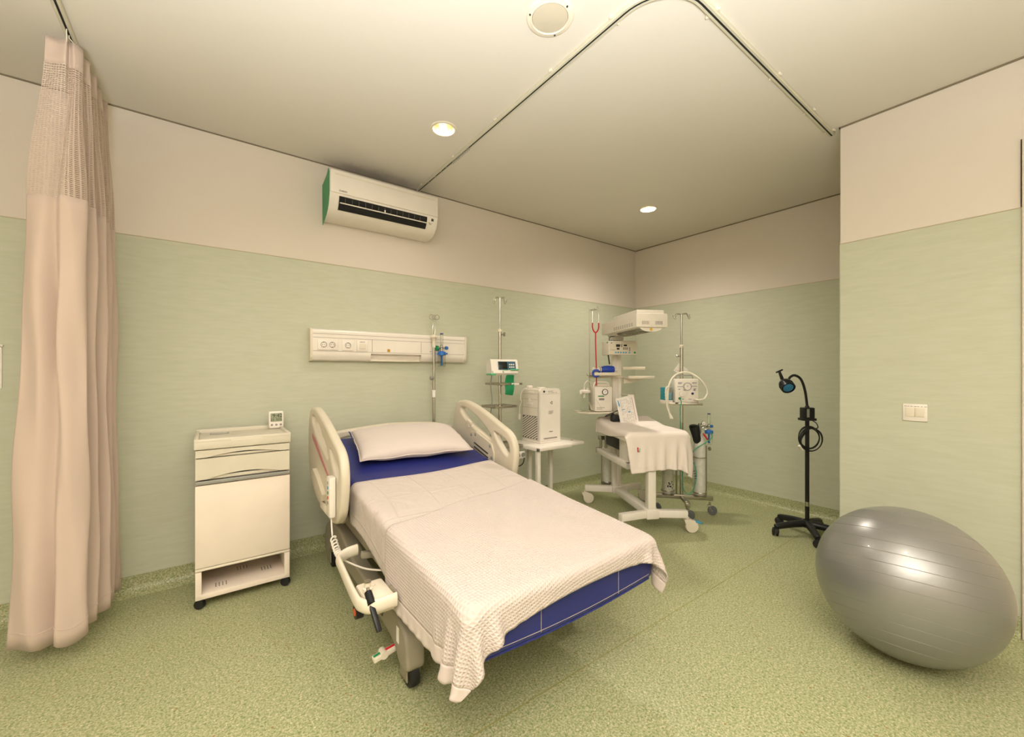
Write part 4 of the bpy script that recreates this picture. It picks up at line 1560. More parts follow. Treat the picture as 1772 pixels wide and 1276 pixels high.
MB().box(-.02, .02, .03, .055, -.02, .02, .004).done('pole_clamp', 'grey_plastic', pu)
MB().tube(smooth_path([(-.095, -.02, -.062), (-.100, -.01, -.16), (-.085, .0, -.30), (-.10, .01, -.45), (-.09, .02, -.60), (-.06, .03, -.665)], 6), .005, 7).done('power_cable', 'grey_plastic', pu)

gp = thing('green_pouch', 'green fabric strip hanging below the infusion pump', 'pouch', (IX + .010, IY - .085, 1.27))
NZ = 14
G = np.zeros((6, NZ, 3))
for i in range(6):
    for j in range(NZ):
        u, v = i / 5, j / (NZ - 1)
        G[i, j] = ((u - .5) * .088 - .022 * v + .01, .010 * math.sin(v * 5 + u) - .045 * (1 - v) ** 2 * 0 - .048, -.165 * v + .0 - .012 * u * (v > .95))
grid_mesh('strip', G, arclen_uv(G), 'green_cloth', gp, .003, 1)

ps = thing('power_strip', 'white power strip with black cables hanging below the lowest shelf of the infusion stand', 'power strip', (IX + .09, IY - .125, .58))
b = MB().box(-.10, .075, -.025, .02, -.035, .025, .006)
b.done('case', 'white_plastic', ps)
for x in (-.055, .0, .05):
    MB().lathe([(.019, 0), (.019, .004), (.016, .005)], (x, -.024, -.003), (0, -1, 0), 18).done('socket', 'grey_plastic', ps)
MB().tube(smooth_path([(.06, -.03, -.03), (.04, -.035, -.075), (.0, -.03, -.095), (-.05, -.01, -.09)], 6), .005, 7).done('cable', 'black_rubber', ps)
b = MB()
for k in range(5):
    L = [(-.17 + .045 * math.cos(a) * (1 + .15 * k % .3), -.02 + .008 * k, .045 - .012 * k + .05 * math.sin(a) * .8) for a in np.linspace(0, 2 * PI, 20, endpoint=False)]
    b.tube(L, .005, 6, closed=True)
b.tube(smooth_path([(-.13, -.02, .03), (-.10, -.03, .0), (-.09, -.02, -.01)], 5), .005, 6)
b.done('coiled_cable', 'black_rubber', ps)

# ================================================================== PURIFIER TABLE
tb = thing('side_table', 'white metal side table carrying the air purifier by the back wall', 'table', (2.49, 2.80, 0))
A = (-2.49, -2.80, 0)
MB(A).box(2.21, 2.765, 2.62, 3.02, .635, .660, .004).done('table_top', 'white_plastic', tb)
MB(A).box(2.205, 2.60, 2.612, 2.632, .627, .655, .003).box(2.205, 2.225, 2.612, 3.02, .627, .655, .003).done('apron', 'white_plastic', tb)
for x, y in ((2.232, 2.645), (2.345, 2.90), (2.60, 2.90)):
    l = MB(A).box(x - .017, x + .017, y - .017, y + .017, 0, .637, .003).done('leg', 'white_plastic', tb)
MB(A).box(2.700, 2.725, 2.72, 2.735, .6598, .6610).done('worn_mark', 'ink_soft', tb, 0)

ap = thing('air_purifier', 'white tower air purifier with slatted side on the small table', 'air purifier', (2.475, 2.90, .660))
A = (-2.475, -2.90, -.660)
x0, x1, y0, y1, z0, z1 = 2.352, 2.592, 2.755, 3.015, .660, 1.142
MB(A).box(x0, x1, y0 + .012, y1, z0 + .012, z1, .014, 3).done('body', 'purifier_side', ap)
MB(A).box(x0 - .004, x1 + .004, y0 - .004, y1 + .002, z0, z0 + .016, .004).done('base', 'white_plastic', ap)
# front shell with rounded top corners
rc = .035
pts = [(x1 - .0, z0 + .018), (x1, z1 - rc)] + [(x1 - rc + rc * math.cos(a), z1 + .004 - rc + rc * math.sin(a)) for a in np.linspace(.15, PI / 2, 7)] + [(x0 + rc - rc * math.sin(a), z1 + .004 - rc + rc * math.cos(a)) for a in np.linspace(0, PI / 2 - .15, 7)] + [(x0, z1 - rc), (x0, z0 + .018)]
fp = MB(A).prism(pts, 'xz', y0, y0 + .030).done('front_panel', 'white_plastic', ap, 30)
MB(A).box(x0 + .012, x1 - .008, y0 - .0012, y0 + .001, z1 - .046, z1 - .0445).done('panel_joint', 'ink_soft', fp, 0)
MB(A).box(x0 + .04, x1 - .04, y0 - .002, y0 + .004, z0 + .034, z0 + .046, .001).done('lower_slot', 'ink_soft', fp, 0)
MB(A).lathe([(.0, -.002), (.0105, -.0016), (.0105, 0)], (x0 + .044, y0, z1 - .022), (0, 1, 0), 18, cap=False).done('sensor', 'black_plastic', fp)
b = MB(A)
for x, w_, z in ((x0 + .09, .06, z1 - .020), (x0 + .095, .016, z1 - .034), (x0 + .122, .044, z1 - .034), (x0 + .18, .016, z1 - .034), (x0 + .066, .006, z1 - .020)):
    b.box(x, x + w_, y0 - .0012, y0, z - .002, z + .002)
b.done('indicator_row', 'ink_soft', fp, 0)
# triangular three-part mark
b = MB(A)
cxm, czm = x0 + .132, z1 - .125
for a in (PI, PI / 3, -PI / 3):
    c, s = math.cos(a), math.sin(a)
    tri = [(.017, 0), (.006, .0085), (.006, -.0085)]
    b.prism([(cxm + c * u - s * v, czm + s * u + c * v) for u, v in tri], 'xz', y0 - .0012, y0 + .001)
b.done('emblem', 'ink', fp, 0)
text('lettering', 'DAIKIN', .013, FACE_S(x0 + .125 - 2.475, y0 - .0006 - 2.90, z0 + .098 - .660), 'ink', fp, .0006, .2)
print_marks(3, .056, .006, FACE_S(x0 + .125 - 2.475, y0 - .0002 - 2.90, z1 - .200 - .660), 'ink_soft', fp, 3, 1.8)
# left side: handle recess, panel joints, slatted intake
b = MB(A)
for z in (z1 - .047, z1 - .095, z1 - .17, z1 - .245):
    b.box(x0 - .0012, x0 + .001, y0 + .035, y1 - .004, z - .001, z + .001)
b.done('side_joints', 'ink_soft', ap, 0)
b = MB(A).box(x0 - .0025, x0 + .002, y0 + .09, y0 + .17, z1 - .040, z1 - .022, .002).box(x0 - .003, x0 + .002, y0 + .10, y0 + .19, z1 - .150, z1 - .125, .004)
b.lathe([(.018, 0), (.018, .002), (.013, .003)], (x0, y0 + .15, z1 - .108), (-1, 0, 0), 18)
b.done('side_grip', 'white_plastic', ap)
MB(A).box(x0 - .0015, x0 + .002, y0 + .105, y0 + .180, z1 - .132, z1 - .126).done('grip_shadow_gap', 'vent_dark', ap, 0)
MB(A).box(x0 - .0015, x0 + .001, y0 + .040, y1 - .012, z0 + .030, z0 + .235).done('intake', 'vent_dark', ap, 0)
b = MB(A)
ya, yb, za, zb = y0 + .040, y1 - .012, z0 + .030, z0 + .235
for k in range(-7, 14):
    off = k * .022
    seg = []
    for yy in np.linspace(ya, yb, 12):
        zz = za + off + (yy - ya) * -.55 + .09
        if za <= zz <= zb:
            seg.append((x0 - .0025, yy, zz))
    if len(seg) >= 2:
        b.bar(seg[0], seg[-1], .003, .0105, 0)
b.done('slats', 'purifier_side', ap, 0)
b = MB(A).box(x0 + .035, x0 + .085, y1 - .055, y1 - .015, z1, z1 + .026, .008)
b.done('plug', 'white_plastic', ap)
MB(A).tube(smooth_path([(x0 + .04, y1 - .03, z1 + .010), (x0 - .02, y1 - .02, z1 - .03), (x0 - .035, y1 - .02, z1 - .10), (x0 - .024, y1 - .02, z1 - .12), (x0 - .045, y1 - .02, z1 - .17), (x0 - .048, y1 - .02, z1 - .24)], 6), .0035, 7).box(x0 - .058, x0 - .038, y1 - .03, y1 - .01, z1 - .285, z1 - .235, .005).done('power_cord', 'white_plastic', ap)
MB(A).box(x0 + .07, x0 + .14, y0 + .09, y0 + .14, z1, z1 + .012, .004).done('top_vent', 'white_plastic', ap)

# ================================================================== EXAMINATION LAMP
el = thing('examination_lamp', 'black gooseneck examination lamp on a five-legged wheeled base', 'lamp', (3.80, 1.21, 0))
MB().cyl((0, 0, .085), (0, 0, .93), .0145, seg=18).done('pole', 'black_plastic', el)
MB().cyl((0, 0, .235), (0, 0, .270), .0152, seg=18).done('pole_band', 'satin_steel', el)
b = MB()
for k in range(5):
    a = k * 2 * PI / 5 + 2.47
    d = Vector((math.cos(a), math.sin(a), 0))
    pts = smooth_path([d * .02 + Vector((0, 0, .098)), d * .12 + Vector((0, 0, .090)), d * .22 + Vector((0, 0, .074)), d * .245 + Vector((0, 0, .068))], 4)
    b.tube(pts, [.029 - .008 * i / (len(pts) - 1) for i in range(len(pts))], 10)
b.lathe([(.0, .070), (.040, .072), (.044, .095), (.030, .115), (.018, .125)], seg=22)
b.done('star_base', 'black_plastic', el, 50)
for k in range(5):
    a = k * 2 * PI / 5 + 2.47
    c = Vector((.245 * math.cos(a), .245 * math.sin(a), .032))
    n = Vector((-math.sin(a + .9), math.cos(a + .9), 0))
    b = MB()
    for s in (-1, 1):
        b.lathe([(.008, .004), (.029, .004), (.032, .010), (.029, .020), (.012, .024)], c, n * s, 18)
    b.cyl(c + Vector((0, 0, .015)), c + Vector((0, 0, .045)), .009, seg=10)
    b.done('castor', 'black_rubber', el)
MB().box(-.042, .042, -.030, .030, .925, 1.015, .008).box(-.052, .052, -.036, .036, .912, .932, .005).spin(Matrix.Rotation(math.radians(-36), 4, 'Z')).done('ballast_box', 'black_plastic', el)
MB().box(-.024, -.004, -.0315, -.029, .940, 1.005).spin(Matrix.Rotation(math.radians(-36), 4, 'Z')).done('rating_label', 'grey_plastic', el, 0)
# image right is about (0.80, -0.60): the neck arches to the left of the pole
R = Vector((.804, -.595, 0))
neck = smooth_path([(0, 0, 1.01), R * -.004 + Vector((0, 0, 1.06)), R * -.020 + Vector((0, 0, 1.16)), R * -.050 + Vector((0, 0, 1.238)), R * -.095 + Vector((0, 0, 1.268)), R * -.130 + Vector((0, 0, 1.258)), R * -.165 + Vector((-.005, -.01, 1.225))], 6)
MB().tube(neck, .0095, 10).lathe([(.018, 1.0), (.014, 1.025), (.010, 1.03)], seg=16).done('gooseneck', 'black_plastic', el)
hc = R * -.185 + Vector((-.012, -.020, 1.195))
hd = Vector((-.55, -.55, -.50)).normalized()
head = MB().lathe([(.020, -.045), (.036, -.035), (.040, -.020), (.040, -.012), (.046, -.008), (.046, .030), (.049, .034), (.049, .046), (.044, .048), (.042, .040), (.0, .040)], hc, hd, 32).done('lamp_head', 'black_plastic', el)
b = MB()
for k in range(24):
    a = k / 24 * 2 * PI
    e1 = hd.cross(Vector((0, 0, 1))).normalized()
    e2 = hd.cross(e1)
    p = hc + (e1 * math.cos(a) + e2 * math.sin(a)) * .0475
    b.bar(p + hd * -.004, p + hd * .030, .004, .004, 0)
b.done('cooling_ribs', 'black_rubber', head, 0)
MB().lathe([(.0, .0425), (.036, .0425), (.036, .041), (0, .041)], hc, hd, 30, cap=False).done('lens', 'lamp_lens', head, label='blue lens')
b = MB()
for rr in (.010, .02, .03):
    b.torus(hc + hd * .0432, rr, .0012, hd, 24, 5)
b.done('led_pattern', 'led_blue', head)
MB().torus(hc - hd * .028, .039, .004, hd, 28, 6).done('head_band', 'grey_plastic', head)
hb_ = hc - hd * .02 + Vector((0, 0, .03)) - R * .02
MB().cyl(hb_, hb_ + Vector((0, 0, .065)) - R * .025, .013, .009, 12).bar(hb_ + Vector((0, 0, .055)) - R * .050, hb_ + Vector((0, 0, .078)) + R * .002, .012, .012, .003).done('aiming_handle', 'black_plastic', head)
cc = Vector((-.008, -.024, .775))
b = MB()
for k in range(5):
    Rr = .085 + .006 * math.sin(k * 2.1)
    ctr = cc + R * (.012 * math.sin(k * 1.7) - .01) + Vector((-.004 * k, -.004 * k, .010 * math.cos(k * 2.3)))
    b.torus(ctr, Rr, .004, Vector((.6, .8, .05 * k - .1)), 34, 6, .95)
b.tube(smooth_path([Vector((.03, -.02, .915)), R * .05 + Vector((0, -.02, .89)), R * .05 + Vector((-.01, -.03, .855)), cc + Vector((0, 0, .08))], 5), .004, 6)
for k in range(2):
    b.tube(smooth_path([cc + Vector((0, 0, .086)), cc - R * .05 + Vector((0, 0, .05 - .02 * k)), cc - R * .075 + Vector((0, 0, -.02)), cc - R * .06 + Vector((0, 0, -.075))], 5), .0055, 6)
b.done('coiled_cable', 'black_rubber', el)
MB().bar(cc - R * .085 + Vector((0, 0, -.055)), cc - R * .062 + Vector((0, 0, -.095)), .028, .022, .005).done('plug', 'white_plastic', el, label='white plug')

# ================================================================== EXERCISE BALL
bl = thing('exercise_ball', 'large shiny silver grey exercise ball on the floor by the side wall', 'exercise ball', (2.58, .44, .33))
bmp = bmesh.new()
bmesh.ops.create_uvsphere(bmp, u_segments=96, v_segments=64, radius=.33)
# moulded rings run round a tilted axis
axis = Vector((.343, .058, .938)).normalized()
for v in bmp.verts:
    n_ = v.co.normalized()
    v.co = n_ * .33
Rm = Vector((0, 0, 1)).rotation_difference(axis).to_matrix()
for v in bmp.verts:
    v.co = Rm @ v.co
    if v.co.z < -.322:
        v.co.z = -.329
me = bpy.data.meshes.new('shell')
bmp.to_mesh(me)
bmp.free()
shell = link_mesh('shell', me, 'ball_vinyl', bl, 180)
b = MB()
for k in range(-6, 7):
    zz = k * .045 + .01
    rr = math.sqrt(.33 ** 2 - zz ** 2) - .0007
    pts = [Rm @ Vector((rr * math.cos(a), rr * math.sin(a), zz)) for a in np.linspace(0, 2 * PI, 120, endpoint=False)]
    b.tube(pts, .0015, 6, closed=True)
b.done('moulded_rings', 'ball_vinyl', shell)
MB().lathe([(.009, -.002), (.009, .0016), (.004, .002)], Rm @ Vector((.0, 0, .3295)), axis, 14).done('valve_plug', 'grey_plastic', shell)

# ================================================================== INFANT WARMER
TH = math.radians(62)
wm = thing('infant_warmer', 'white infant warmer with overhead heater and wheeled base near the corner', 'infant warmer', (2.88, 2.0, 0), TH - PI / 2)
# local axes: +x to the right, +y away from the camera
b = MB()
b.bar((0, -.02, .150), (0, .71, .150), .075, .06, .008)
b.bar((0, 0, .150), (.285, -.06, .150), .055, .058, .006).bar((0, 0, .150), (-.285, -.06, .150), .055, .058, .006)
b.bar((0, .69, .150), (.29, .78, .150), .055, .058, .006).bar((0, .69, .150), (-.29, .78, .150), .055, .058, .006)
b.box(-.055, .055, -.05, .05, .112, .192, .012).box(-.05, .05, .645, .735, .115, .188, .012)
b.done('wheel_base', 'white_plastic', wm)
for (x, y, a, brake) in ((.285, -.06, -.15, 1), (-.285, -.06, -.5, 0), (.29, .78, -.35, 0), (-.29, .78, -.3, 0)):
    d = Vector((math.cos(a), math.sin(a), 0))
    n = Vector((-d.y, d.x, 0))
    c = Vector((x, y, .052)) + d * .035
    w = MB()
    for s in (-1, 1):
        w.lathe([(.012, .003), (.040, .003), (.050, .006), (.052, .012), (.049, .019), (.034, .021), (.010, .019)], c, n * s, 24)
    h = MB()
    h.cyl((x, y, .075), (x, y, .125), .016, seg=14)
    pr = [(-.03, .105), (.02, .112), (.055, .095), (.085, .07), (.06, .07), (.03, .06), (-.012, .06)]
    h.ring_faces([[Vector((x, y, 0)) + d * u + n * s + Vector((0, 0, z)) for u, z in pr] for s in (-.024, .024)])
    ho = h.done('castor_housing', 'cream_plastic', wm, 30)
    wo = w.done('castor_wheel', 'cream_plastic', ho)
    MB().torus(c, .0495, .0065, n, 26, 6).done('tyre', 'taupe_plastic', wo)
    if brake:
        MB().bar(Vector((x, y, .092)) + d * .06, Vector((x, y, .078)) + d * .115, .05, .012, .003).done('brake_lever', 'sky_plastic', ho, label='blue brake lever')
MB().box(-.033, .033, -.033, .033, .17, .70, .006).done('near_post', 'white_plastic', wm)
b = MB().box(-.045, -.008, .672, .715, .17, 1.665, .005).box(.008, .045, .672, .715, .17, 1.665, .005).box(-.010, .010, .68, .70, .17, 1.66)
b.done('column', 'white_plastic', wm)
MB().box(-.195, -.150, .02, .735, .505, .555, .005).box(.150, .195, .02, .735, .505, .555, .005).box(-.195, .195, .02, .06, .505, .555, .005).box(-.195, .195, .690, .735, .505, .555, .005).done('support_frame', 'white_plastic', wm)
MB().box(-.165, .18, .06, .24, .553, .745, .006).done('tilt_housing', 'white_plastic', wm)
MB().box(-.13, .13, .30, .64, .60, .735, .01).done('underside_tray', 'black_plastic', wm)
for x in (-.17, -.12):
    b = MB()
    b.cyl((x, .66, .56), (x, .66, .66), .012, seg=12).box(x - .02, x + .02, .63, .69, .64, .68, .004).done('tilt_clamp', 'satin_steel', wm)
CZ = .775
b = MB().box(-.205, .335, -.03, .70, CZ - .045, CZ, .008)
b.box(-.205, .335, .685, .70, CZ - .02, CZ + .06, .004)
b.done('cradle', 'white_plastic', wm)
MB().box(-.175, .305, .0, .675, CZ, CZ + .028, .012).done('cradle_mattress', 'white_plastic', wm)
# heater hood
hood = MB().box(-.135, .135, -.03, .735, 1.655, 1.768, .008).box(-.118, .118, .0, .50, 1.765, 1.800, .006).done('heater_hood', 'white_plastic', wm)
b = MB()
for x0 in (-.085, .030):
    for k in range(6):
        x = x0 + k * .0105
        b.box(x, x + .0042, -.0315, -.029, 1.678, 1.706)
for k in range(9):
    y = .04 + k * .045
    b.box(-.1365, -.134, y, y + .022, 1.672, 1.676)
    b.box(-.1365, -.134, y, y + .022, 1.682, 1.686)
    b.box(-.1365, -.134, y, y + .022, 1.692, 1.696)
b.done('vent_slots', 'ink_soft', hood, 0)
pr = [(-.095, 1.657)] + [(.095 * math.cos(a), 1.657 + .036 * math.sin(a)) for a in np.linspace(PI, 2 * PI, 14)][1:-1] + [(.095, 1.657)]
MB().prism(pr, 'xz', -.012, -.006).done('reflector_plate', 'white_plastic', hood)
MB().prism(pr, 'xz', .50, .506).done('reflector_plate', 'white_plastic', hood)
pr2 = [(.085 * math.cos(a), 1.656 + .030 * math.sin(a)) for a in np.linspace(PI, 2 * PI, 14)]
b = MB()
for k in range(8):
    y = .03 + k * .065
    b.tube([(x, y, z) for x, z in pr2], .0022, 6)
for k in range(3, 12, 2):
    x, z = pr2[k]
    b.tube([(x, -.006, z), (x, .50, z)], .0025, 6)
b.done('heater_guard', 'satin_steel', hood)
MB().box(-.07, .07, .0, .50, 1.645, 1.656).done('heater_recess', 'grey_plastic', hood, 0)
MB().lathe([(.011, 0), (.011, .003), (.006, .004)], (.0, -.012, 1.640), (0, -1, 0), 16).done('warning_dot', 'yellow_ink', hood)
MB().box(-.075, .075, .55, .73, 1.640, 1.657, .004).box(-.055, .055, .64, .735, 1.60, 1.645, .004).done('hood_bracket', 'white_plastic', wm)
MB().ell((-.065, .66, 1.595), .012, .012, .010).done('lock_knob', 'sky_plastic', wm)
# control unit
cu_ = MB().box(-.155, .125, .50, .672, 1.455, 1.585, .006).done('control_unit', 'white_plastic', wm)
fy2 = .4985
MB().box(-.148, .120, fy2 - .002, fy2 + .004, 1.460, 1.580, .002).done('fascia', 'cream_plastic', cu_)
b = MB().box(-.085, -.045, fy2 - .0042, fy2, 1.528, 1.552).box(-.078, -.052, fy2 - .0042, fy2, 1.502, 1.518).box(-.032, -.026, fy2 - .0042, fy2, 1.526, 1.554).box(-.010, .022, fy2 - .0042, fy2, 1.534, 1.550)
b.done('displays', 'screen', cu_, 0)
b = MB()
for i in range(3):
    for j in range(2):
        b.box(-.016 + i * .017, -.006 + i * .017, fy2 - .0042, fy2, 1.515 - j * .012, 1.523 - j * .012)
for j in range(3):
    b.box(.044, .053, fy2 - .0042, fy2, 1.515 - j * .012, 1.523 - j * .012)
b.done('key_block', 'black_plastic', cu_, 0)
b = MB()
for i, x in enumerate((-.088, -.064, -.038, -.012, .012, .047)):
    b.lathe([(.0075, 0), (.0075, .003), (.0, .0035)], (x, fy2 - .002, 1.476), (0, -1, 0), 14)
b.done('round_keys', 'sky_plastic', cu_)
MB().lathe([(.009, 0), (.009, .005), (.0, .006)], (.098, fy2 - .002, 1.476), (0, -1, 0), 14).done('power_key', 'green_plastic', cu_)
print_marks(1, .045, .006, FACE_S(-.115, fy2 - .0022, 1.500), 'ink_soft', cu_, 4)
MB().box(-.136, -.122, fy2 - .0035, fy2, 1.561, 1.567).done('maker_mark', 'navy_plastic', cu_, 0)
MB().box(-.1565, -.154, .515, .55, 1.565, 1.575).done('side_sticker', 'green_plastic', cu_, 0, 'green sticker')
MB().tube(smooth_path([(-.04, .64, 1.64), (-.09, .63, 1.63), (-.11, .60, 1.60), (-.11, .58, 1.585)], 5), .0035, 6).tube(smooth_path([(-.12, .60, 1.457), (-.11, .61, 1.42), (-.09, .64, 1.37)], 5), .006, 7).done('cables', 'black_rubber', wm)
# shelves on the column
b = MB().box(-.285, -.03, .52, .70, 1.262, 1.276, .003).box(-.285, -.03, .515, .525, 1.262, 1.290, .003).box(-.285, .05, .665, .69, 1.235, 1.262, .004)
b.done('left_shelf', 'cream_plastic', wm)
MB().box(.03, .26, .60, .640, 1.318, 1.345, .006).done('side_arm', 'cream_plastic', wm)
b = MB().box(.04, .30, .50, .72, 1.232, 1.246, .004).box(.04, .30, .495, .505, 1.232, 1.258, .003)
b.prism([(.04, 1.235), (.28, 1.235), (.10, 1.190), (.04, 1.185)], 'xz', .60, .625)
b.done('right_shelf', 'cream_plastic', wm)
SZ = .922
b = MB()
b.prism([(-.42, .74), (-.42, .60), (-.34, .50), (-.04, .50), (-.04, .74)], 'xy', SZ - .014, SZ)
b.box(-.10, .0, .66, .70, SZ - .05, SZ - .012, .004)
b.done('lower_shelf', 'cream_plastic', wm)
MB().cyl((-.285, .655, 1.27), (-.285, .655, 1.905), .0055, seg=10).bar((-.285, .655, 1.888), (-.225, .60, 1.888), .008, .008, .001).cyl((-.225, .60, 1.885), (-.225, .60, 1.92), .004, seg=8).cyl((-.285, .655, .93), (-.285, .655, 1.27), .0055, seg=10).box(-.31, -.255, .64, .67, 1.255, 1.28, .004).done('accessory_rod', 'satin_steel', wm)
# bracket ring for the cylinder behind the column
MB().torus((-.035, .835, .19), .056, .005, (0, 0, 1), 26, 7).torus((-.035, .835, .50), .056, .005, (0, 0, 1), 26, 7).cyl((-.035, .835, .158), (-.035, .835, .17), .058, seg=26).cyl((-.095, .835, .165), (-.095, .835, .56), .006, seg=10).bar((-.035, .78, .165), (-.0, .70, .165), .02, .012, .002).bar((0, .775, .50), (0, .71, .50), .02, .012, .002).done('cylinder_bracket', 'satin_steel', wm)

WM = Matrix.Translation((2.88, 2.0, 0)) @ Matrix.Rotation(TH - PI / 2, 4, 'Z')
RZW = TH - PI / 2


def on_warmer(x, y, z):
    return tuple(WM @ Vector((x, y, z)))


def cylinder(name, label, loc, h, group, r=.052, mark=False):
    t = thing(name, label, 'gas cylinder', loc, 0.3, group)
    MB().lathe([(r * .8, 0), (r, .012), (r, h * .80), (r * .92, h * .87), (r * .6, h * .94), (.018, h * .965), (.018, h)], seg=28).done('shell', 'cylinder_paint', t)
    MB().cyl((0, 0, h), (0, 0, h + .035), .012, seg=12).done('valve', 'satin_steel', t)
    if mark:
        b = MB()
        random.seed(8)
        for k in range(16):
            a = random.uniform(-1, .9) - 1.95
            z = random.gauss(.085, .022)
            s = random.uniform(.003, .008)
            d = Vector((math.cos(a), math.sin(a), 0))
            b.lathe([(s, 0), (s, .0012), (0, .0014)], d * (r - .0006) + Vector((0, 0, z)), d, 7)
        b.done('black_stain', 'black_rubber', t, 0, 'flaking black print')
    return t


cylinder('oxygen_cylinder', 'pale gas cylinder in a steel ring behind the infant warmer column', on_warmer(-.035, .835, .171), .40, 'gas cylinders', .047)

# towel over the cradle
nu, nv = 50, 62
F = bilerp((-.325, .69, 0), (.40, .69, 0), (-.19, -.31, 0), (.50, -.27, 0), nu, nv)
uu, vv = np.meshgrid(np.linspace(0, 1, nu), np.linspace(0, 1, nv), indexing='ij')
UV = arclen_uv(F)
F[..., 2] = CZ + .055 + .003 * np.random.rand(nu, nv) + .03 * np.clip((F[..., 1] - .45) / .25, 0, 1)
ws = rbox_sdf((.065, .335, CZ - .10), (.27, .365, .13), .03, top=lambda X: .05 * np.clip((X[:, 1] - .35) / .35, 0, 1))
S = drape(F, ws, steps=170, iters=9, thick=.008, friction=.97, bend=.3)
tw = thing('towel', 'white terry towel draped over the infant warmer cradle', 'towel', (2.88, 2.0, 0), RZW)
to = grid_mesh('cloth', S, UV, 'towel_cloth', tw, .004, 1)


def on_cloth(S, u, v):
    i = u * (S.shape[0] - 1)
    j = v * (S.shape[1] - 1)
    return Vector(S[int(round(i)), int(round(j))])


p = on_cloth(S, .12, .82)
q1 = on_cloth(S, .17, .82) - p
q2 = on_cloth(S, .12, .78) - p
M = frame(p, q1, q2)
nrm = Vector((M[0][2], M[1][2], M[2][2]))
if nrm.y > 0:
    nrm = -nrm
M.translation = p + nrm * .007
b = MB()
for a, l in ((2.3, .020), (3.9, .024)):
    d = Vector((math.cos(a) * .5 + .1, math.sin(a), 0))
    b.ell((.004 * math.cos(a), .013 * math.sin(a), 0), .0055, .012, .002, 10, 6)
b.spin(M).done('red_embroidery', 'red_rubber', to, label='red embroidered leaf mark')
b = MB()
b.ell((.012, .004, 0), .003, .010, .0015, 10, 6).ell((.010, -.014, 0), .003, .008, .0015, 10, 6)
b.spin(M).done('green_embroidery', 'mint_plastic', to)
for vv_ in (.035, .965):
    MB().tube([on_cloth(S, u, vv_) + Vector((0, 0, .005)) for u in np.linspace(.02, .98, 50)], .0016, 5).done('hem_line', 'towel_cloth', to)

# bag-valve resuscitator on the upper shelf
rb = thing('resuscitator_bag', 'blue hand resuscitator bag with mask lying on the warmer shelf', 'resuscitator', on_warmer(-.13, .585, 1.277), RZW)
MB().lathe([(.016, -.068), (.030, -.060), (.037, -.035), (.039, 0), (.037, .035), (.034, .056), (.022, .062)], (0, 0, .039), (1, 0, 0), 24).done('bag', 'royal_rubber', rb)
MB().lathe([(.016, .058), (.022, .062), (.022, .078), (.013, .084), (.011, .115), (.006, .118)], (0, 0, .039), (1, 0, 0), 18).done('intake_valve', 'white_plastic', rb)
MB().lathe([(.017, .064), (.023, .068), (.023, .092), (.017, .098), (.014, .110)], (0, 0, .039), (-1, 0, 0), 18).lathe([(.012, 0), (.015, .012), (.015, .035), (.010, .04)], (-.118, 0, .039), (-.7, -.3, .2), 16).done('patient_valve', 'white_plastic', rb)
for k in range(2):
    MB().torus((-.080, 0, .039), .0235, .003, (1, 0, 0), 18, 6).done('valve_band', 'ink', rb) if k == 0 else None
MB().torus((-.135, -.055, .005), .030, .0105, (.15, 1, .1), 26, 10).done('face_mask', 'royal_rubber', rb)
MB().tube(smooth_path([(-.125, -.005, .036), (-.132, -.025, .03), (-.135, -.045, .012)], 4), .011, 10).done('mask_neck', 'white_plastic', rb)

# stethoscope hanging from the rod
stt = thing('stethoscope', 'red tubed stethoscope hanging from the warmer rod', 'stethoscope', on_warmer(-.245, .600, 1.88), RZW)
for s in (-1, 1):
    MB().tube(smooth_path([(s * .020, 0, .010), (s * .029, 0, -.02), (s * .030, 0, -.07), (s * .030, 0, -.125)], 5), .0045, 8).ell((s * .016, 0, .016), .007, .006, .008).done('ear_tube', 'steel', stt)
    MB().tube(smooth_path([(s * .030, 0, -.120), (s * .030, 0, -.165), (s * .018, 0, -.198), (s * .003, 0, -.212)], 5), .0068, 8).done('yoke_tube', 'red_rubber', stt)
MB().tube(smooth_path([(0, 0, -.205), (.001, 0, -.35), (.004, -.01, -.55), (.002, -.02, -.715)], 8), .0065, 8).done('tube', 'red_rubber', stt)
MB().lathe([(.0, -.008), (.021, -.008), (.021, .0), (.012, .008), (0, .009)], (.002, -.024, -.742), (.15, -1, .1), 22).cyl((.002, -.020, -.712), (.002, -.022, -.728), .005, seg=10).done('chest_piece', 'steel', stt)

# suction machine on the lower shelf
sm_ = thing('suction_machine', 'white suction machine with round gauge and clear jar on the warmer lower shelf', 'suction machine', on_warmer(-.19, .60, SZ), RZW)
cs_ = MB().box(-.085, .085, -.065, .075, .004, .235, .008).done('case', 'white_plastic', sm_)
MB().tube(smooth_path([(-.072, 0, .23), (-.068, 0, .262), (-.04, 0, .275), (.04, 0, .275), (.070, 0, .262), (.074, 0, .23)], 6), .009, 10).done('handle', 'white_plastic', sm_)
MB().box(-.055, .060, -.02, .02, .236, .258, .004).done('handle_inset', 'cream_plastic', sm_)
MB().lathe([(.029, 0), (.029, .007), (.024, .008), (.023, .004), (0, .004)], (.012, -.066, .185), (0, -1, 0), 26).done('gauge', 'ink', cs_)
MB().lathe([(.0, .0055), (.023, .005), (.023, .003)], (.012, -.066, .185), (0, -1, 0), 26, cap=False).done('gauge_face', 'paper', cs_)
MB().bar((.012, -.0722, .185), (.024, -.0722, .197), .001, .0022, 0).done('gauge_needle', 'ink', cs_)
MB().box(-.055, .005, -.0672, -.064, .142, .151).done('label_band', 'green_plastic', cs_, 0, 'green label band')
b = MB()
b.box(-.045, .005, -.0668, -.064, .108, .128)
b.done('printed_panel', 'ink_soft', cs_, 0)
print_marks(2, .075, .007, FACE_S(-.030, -.0652, .040), 'ink_soft', cs_, 5, 2.0)
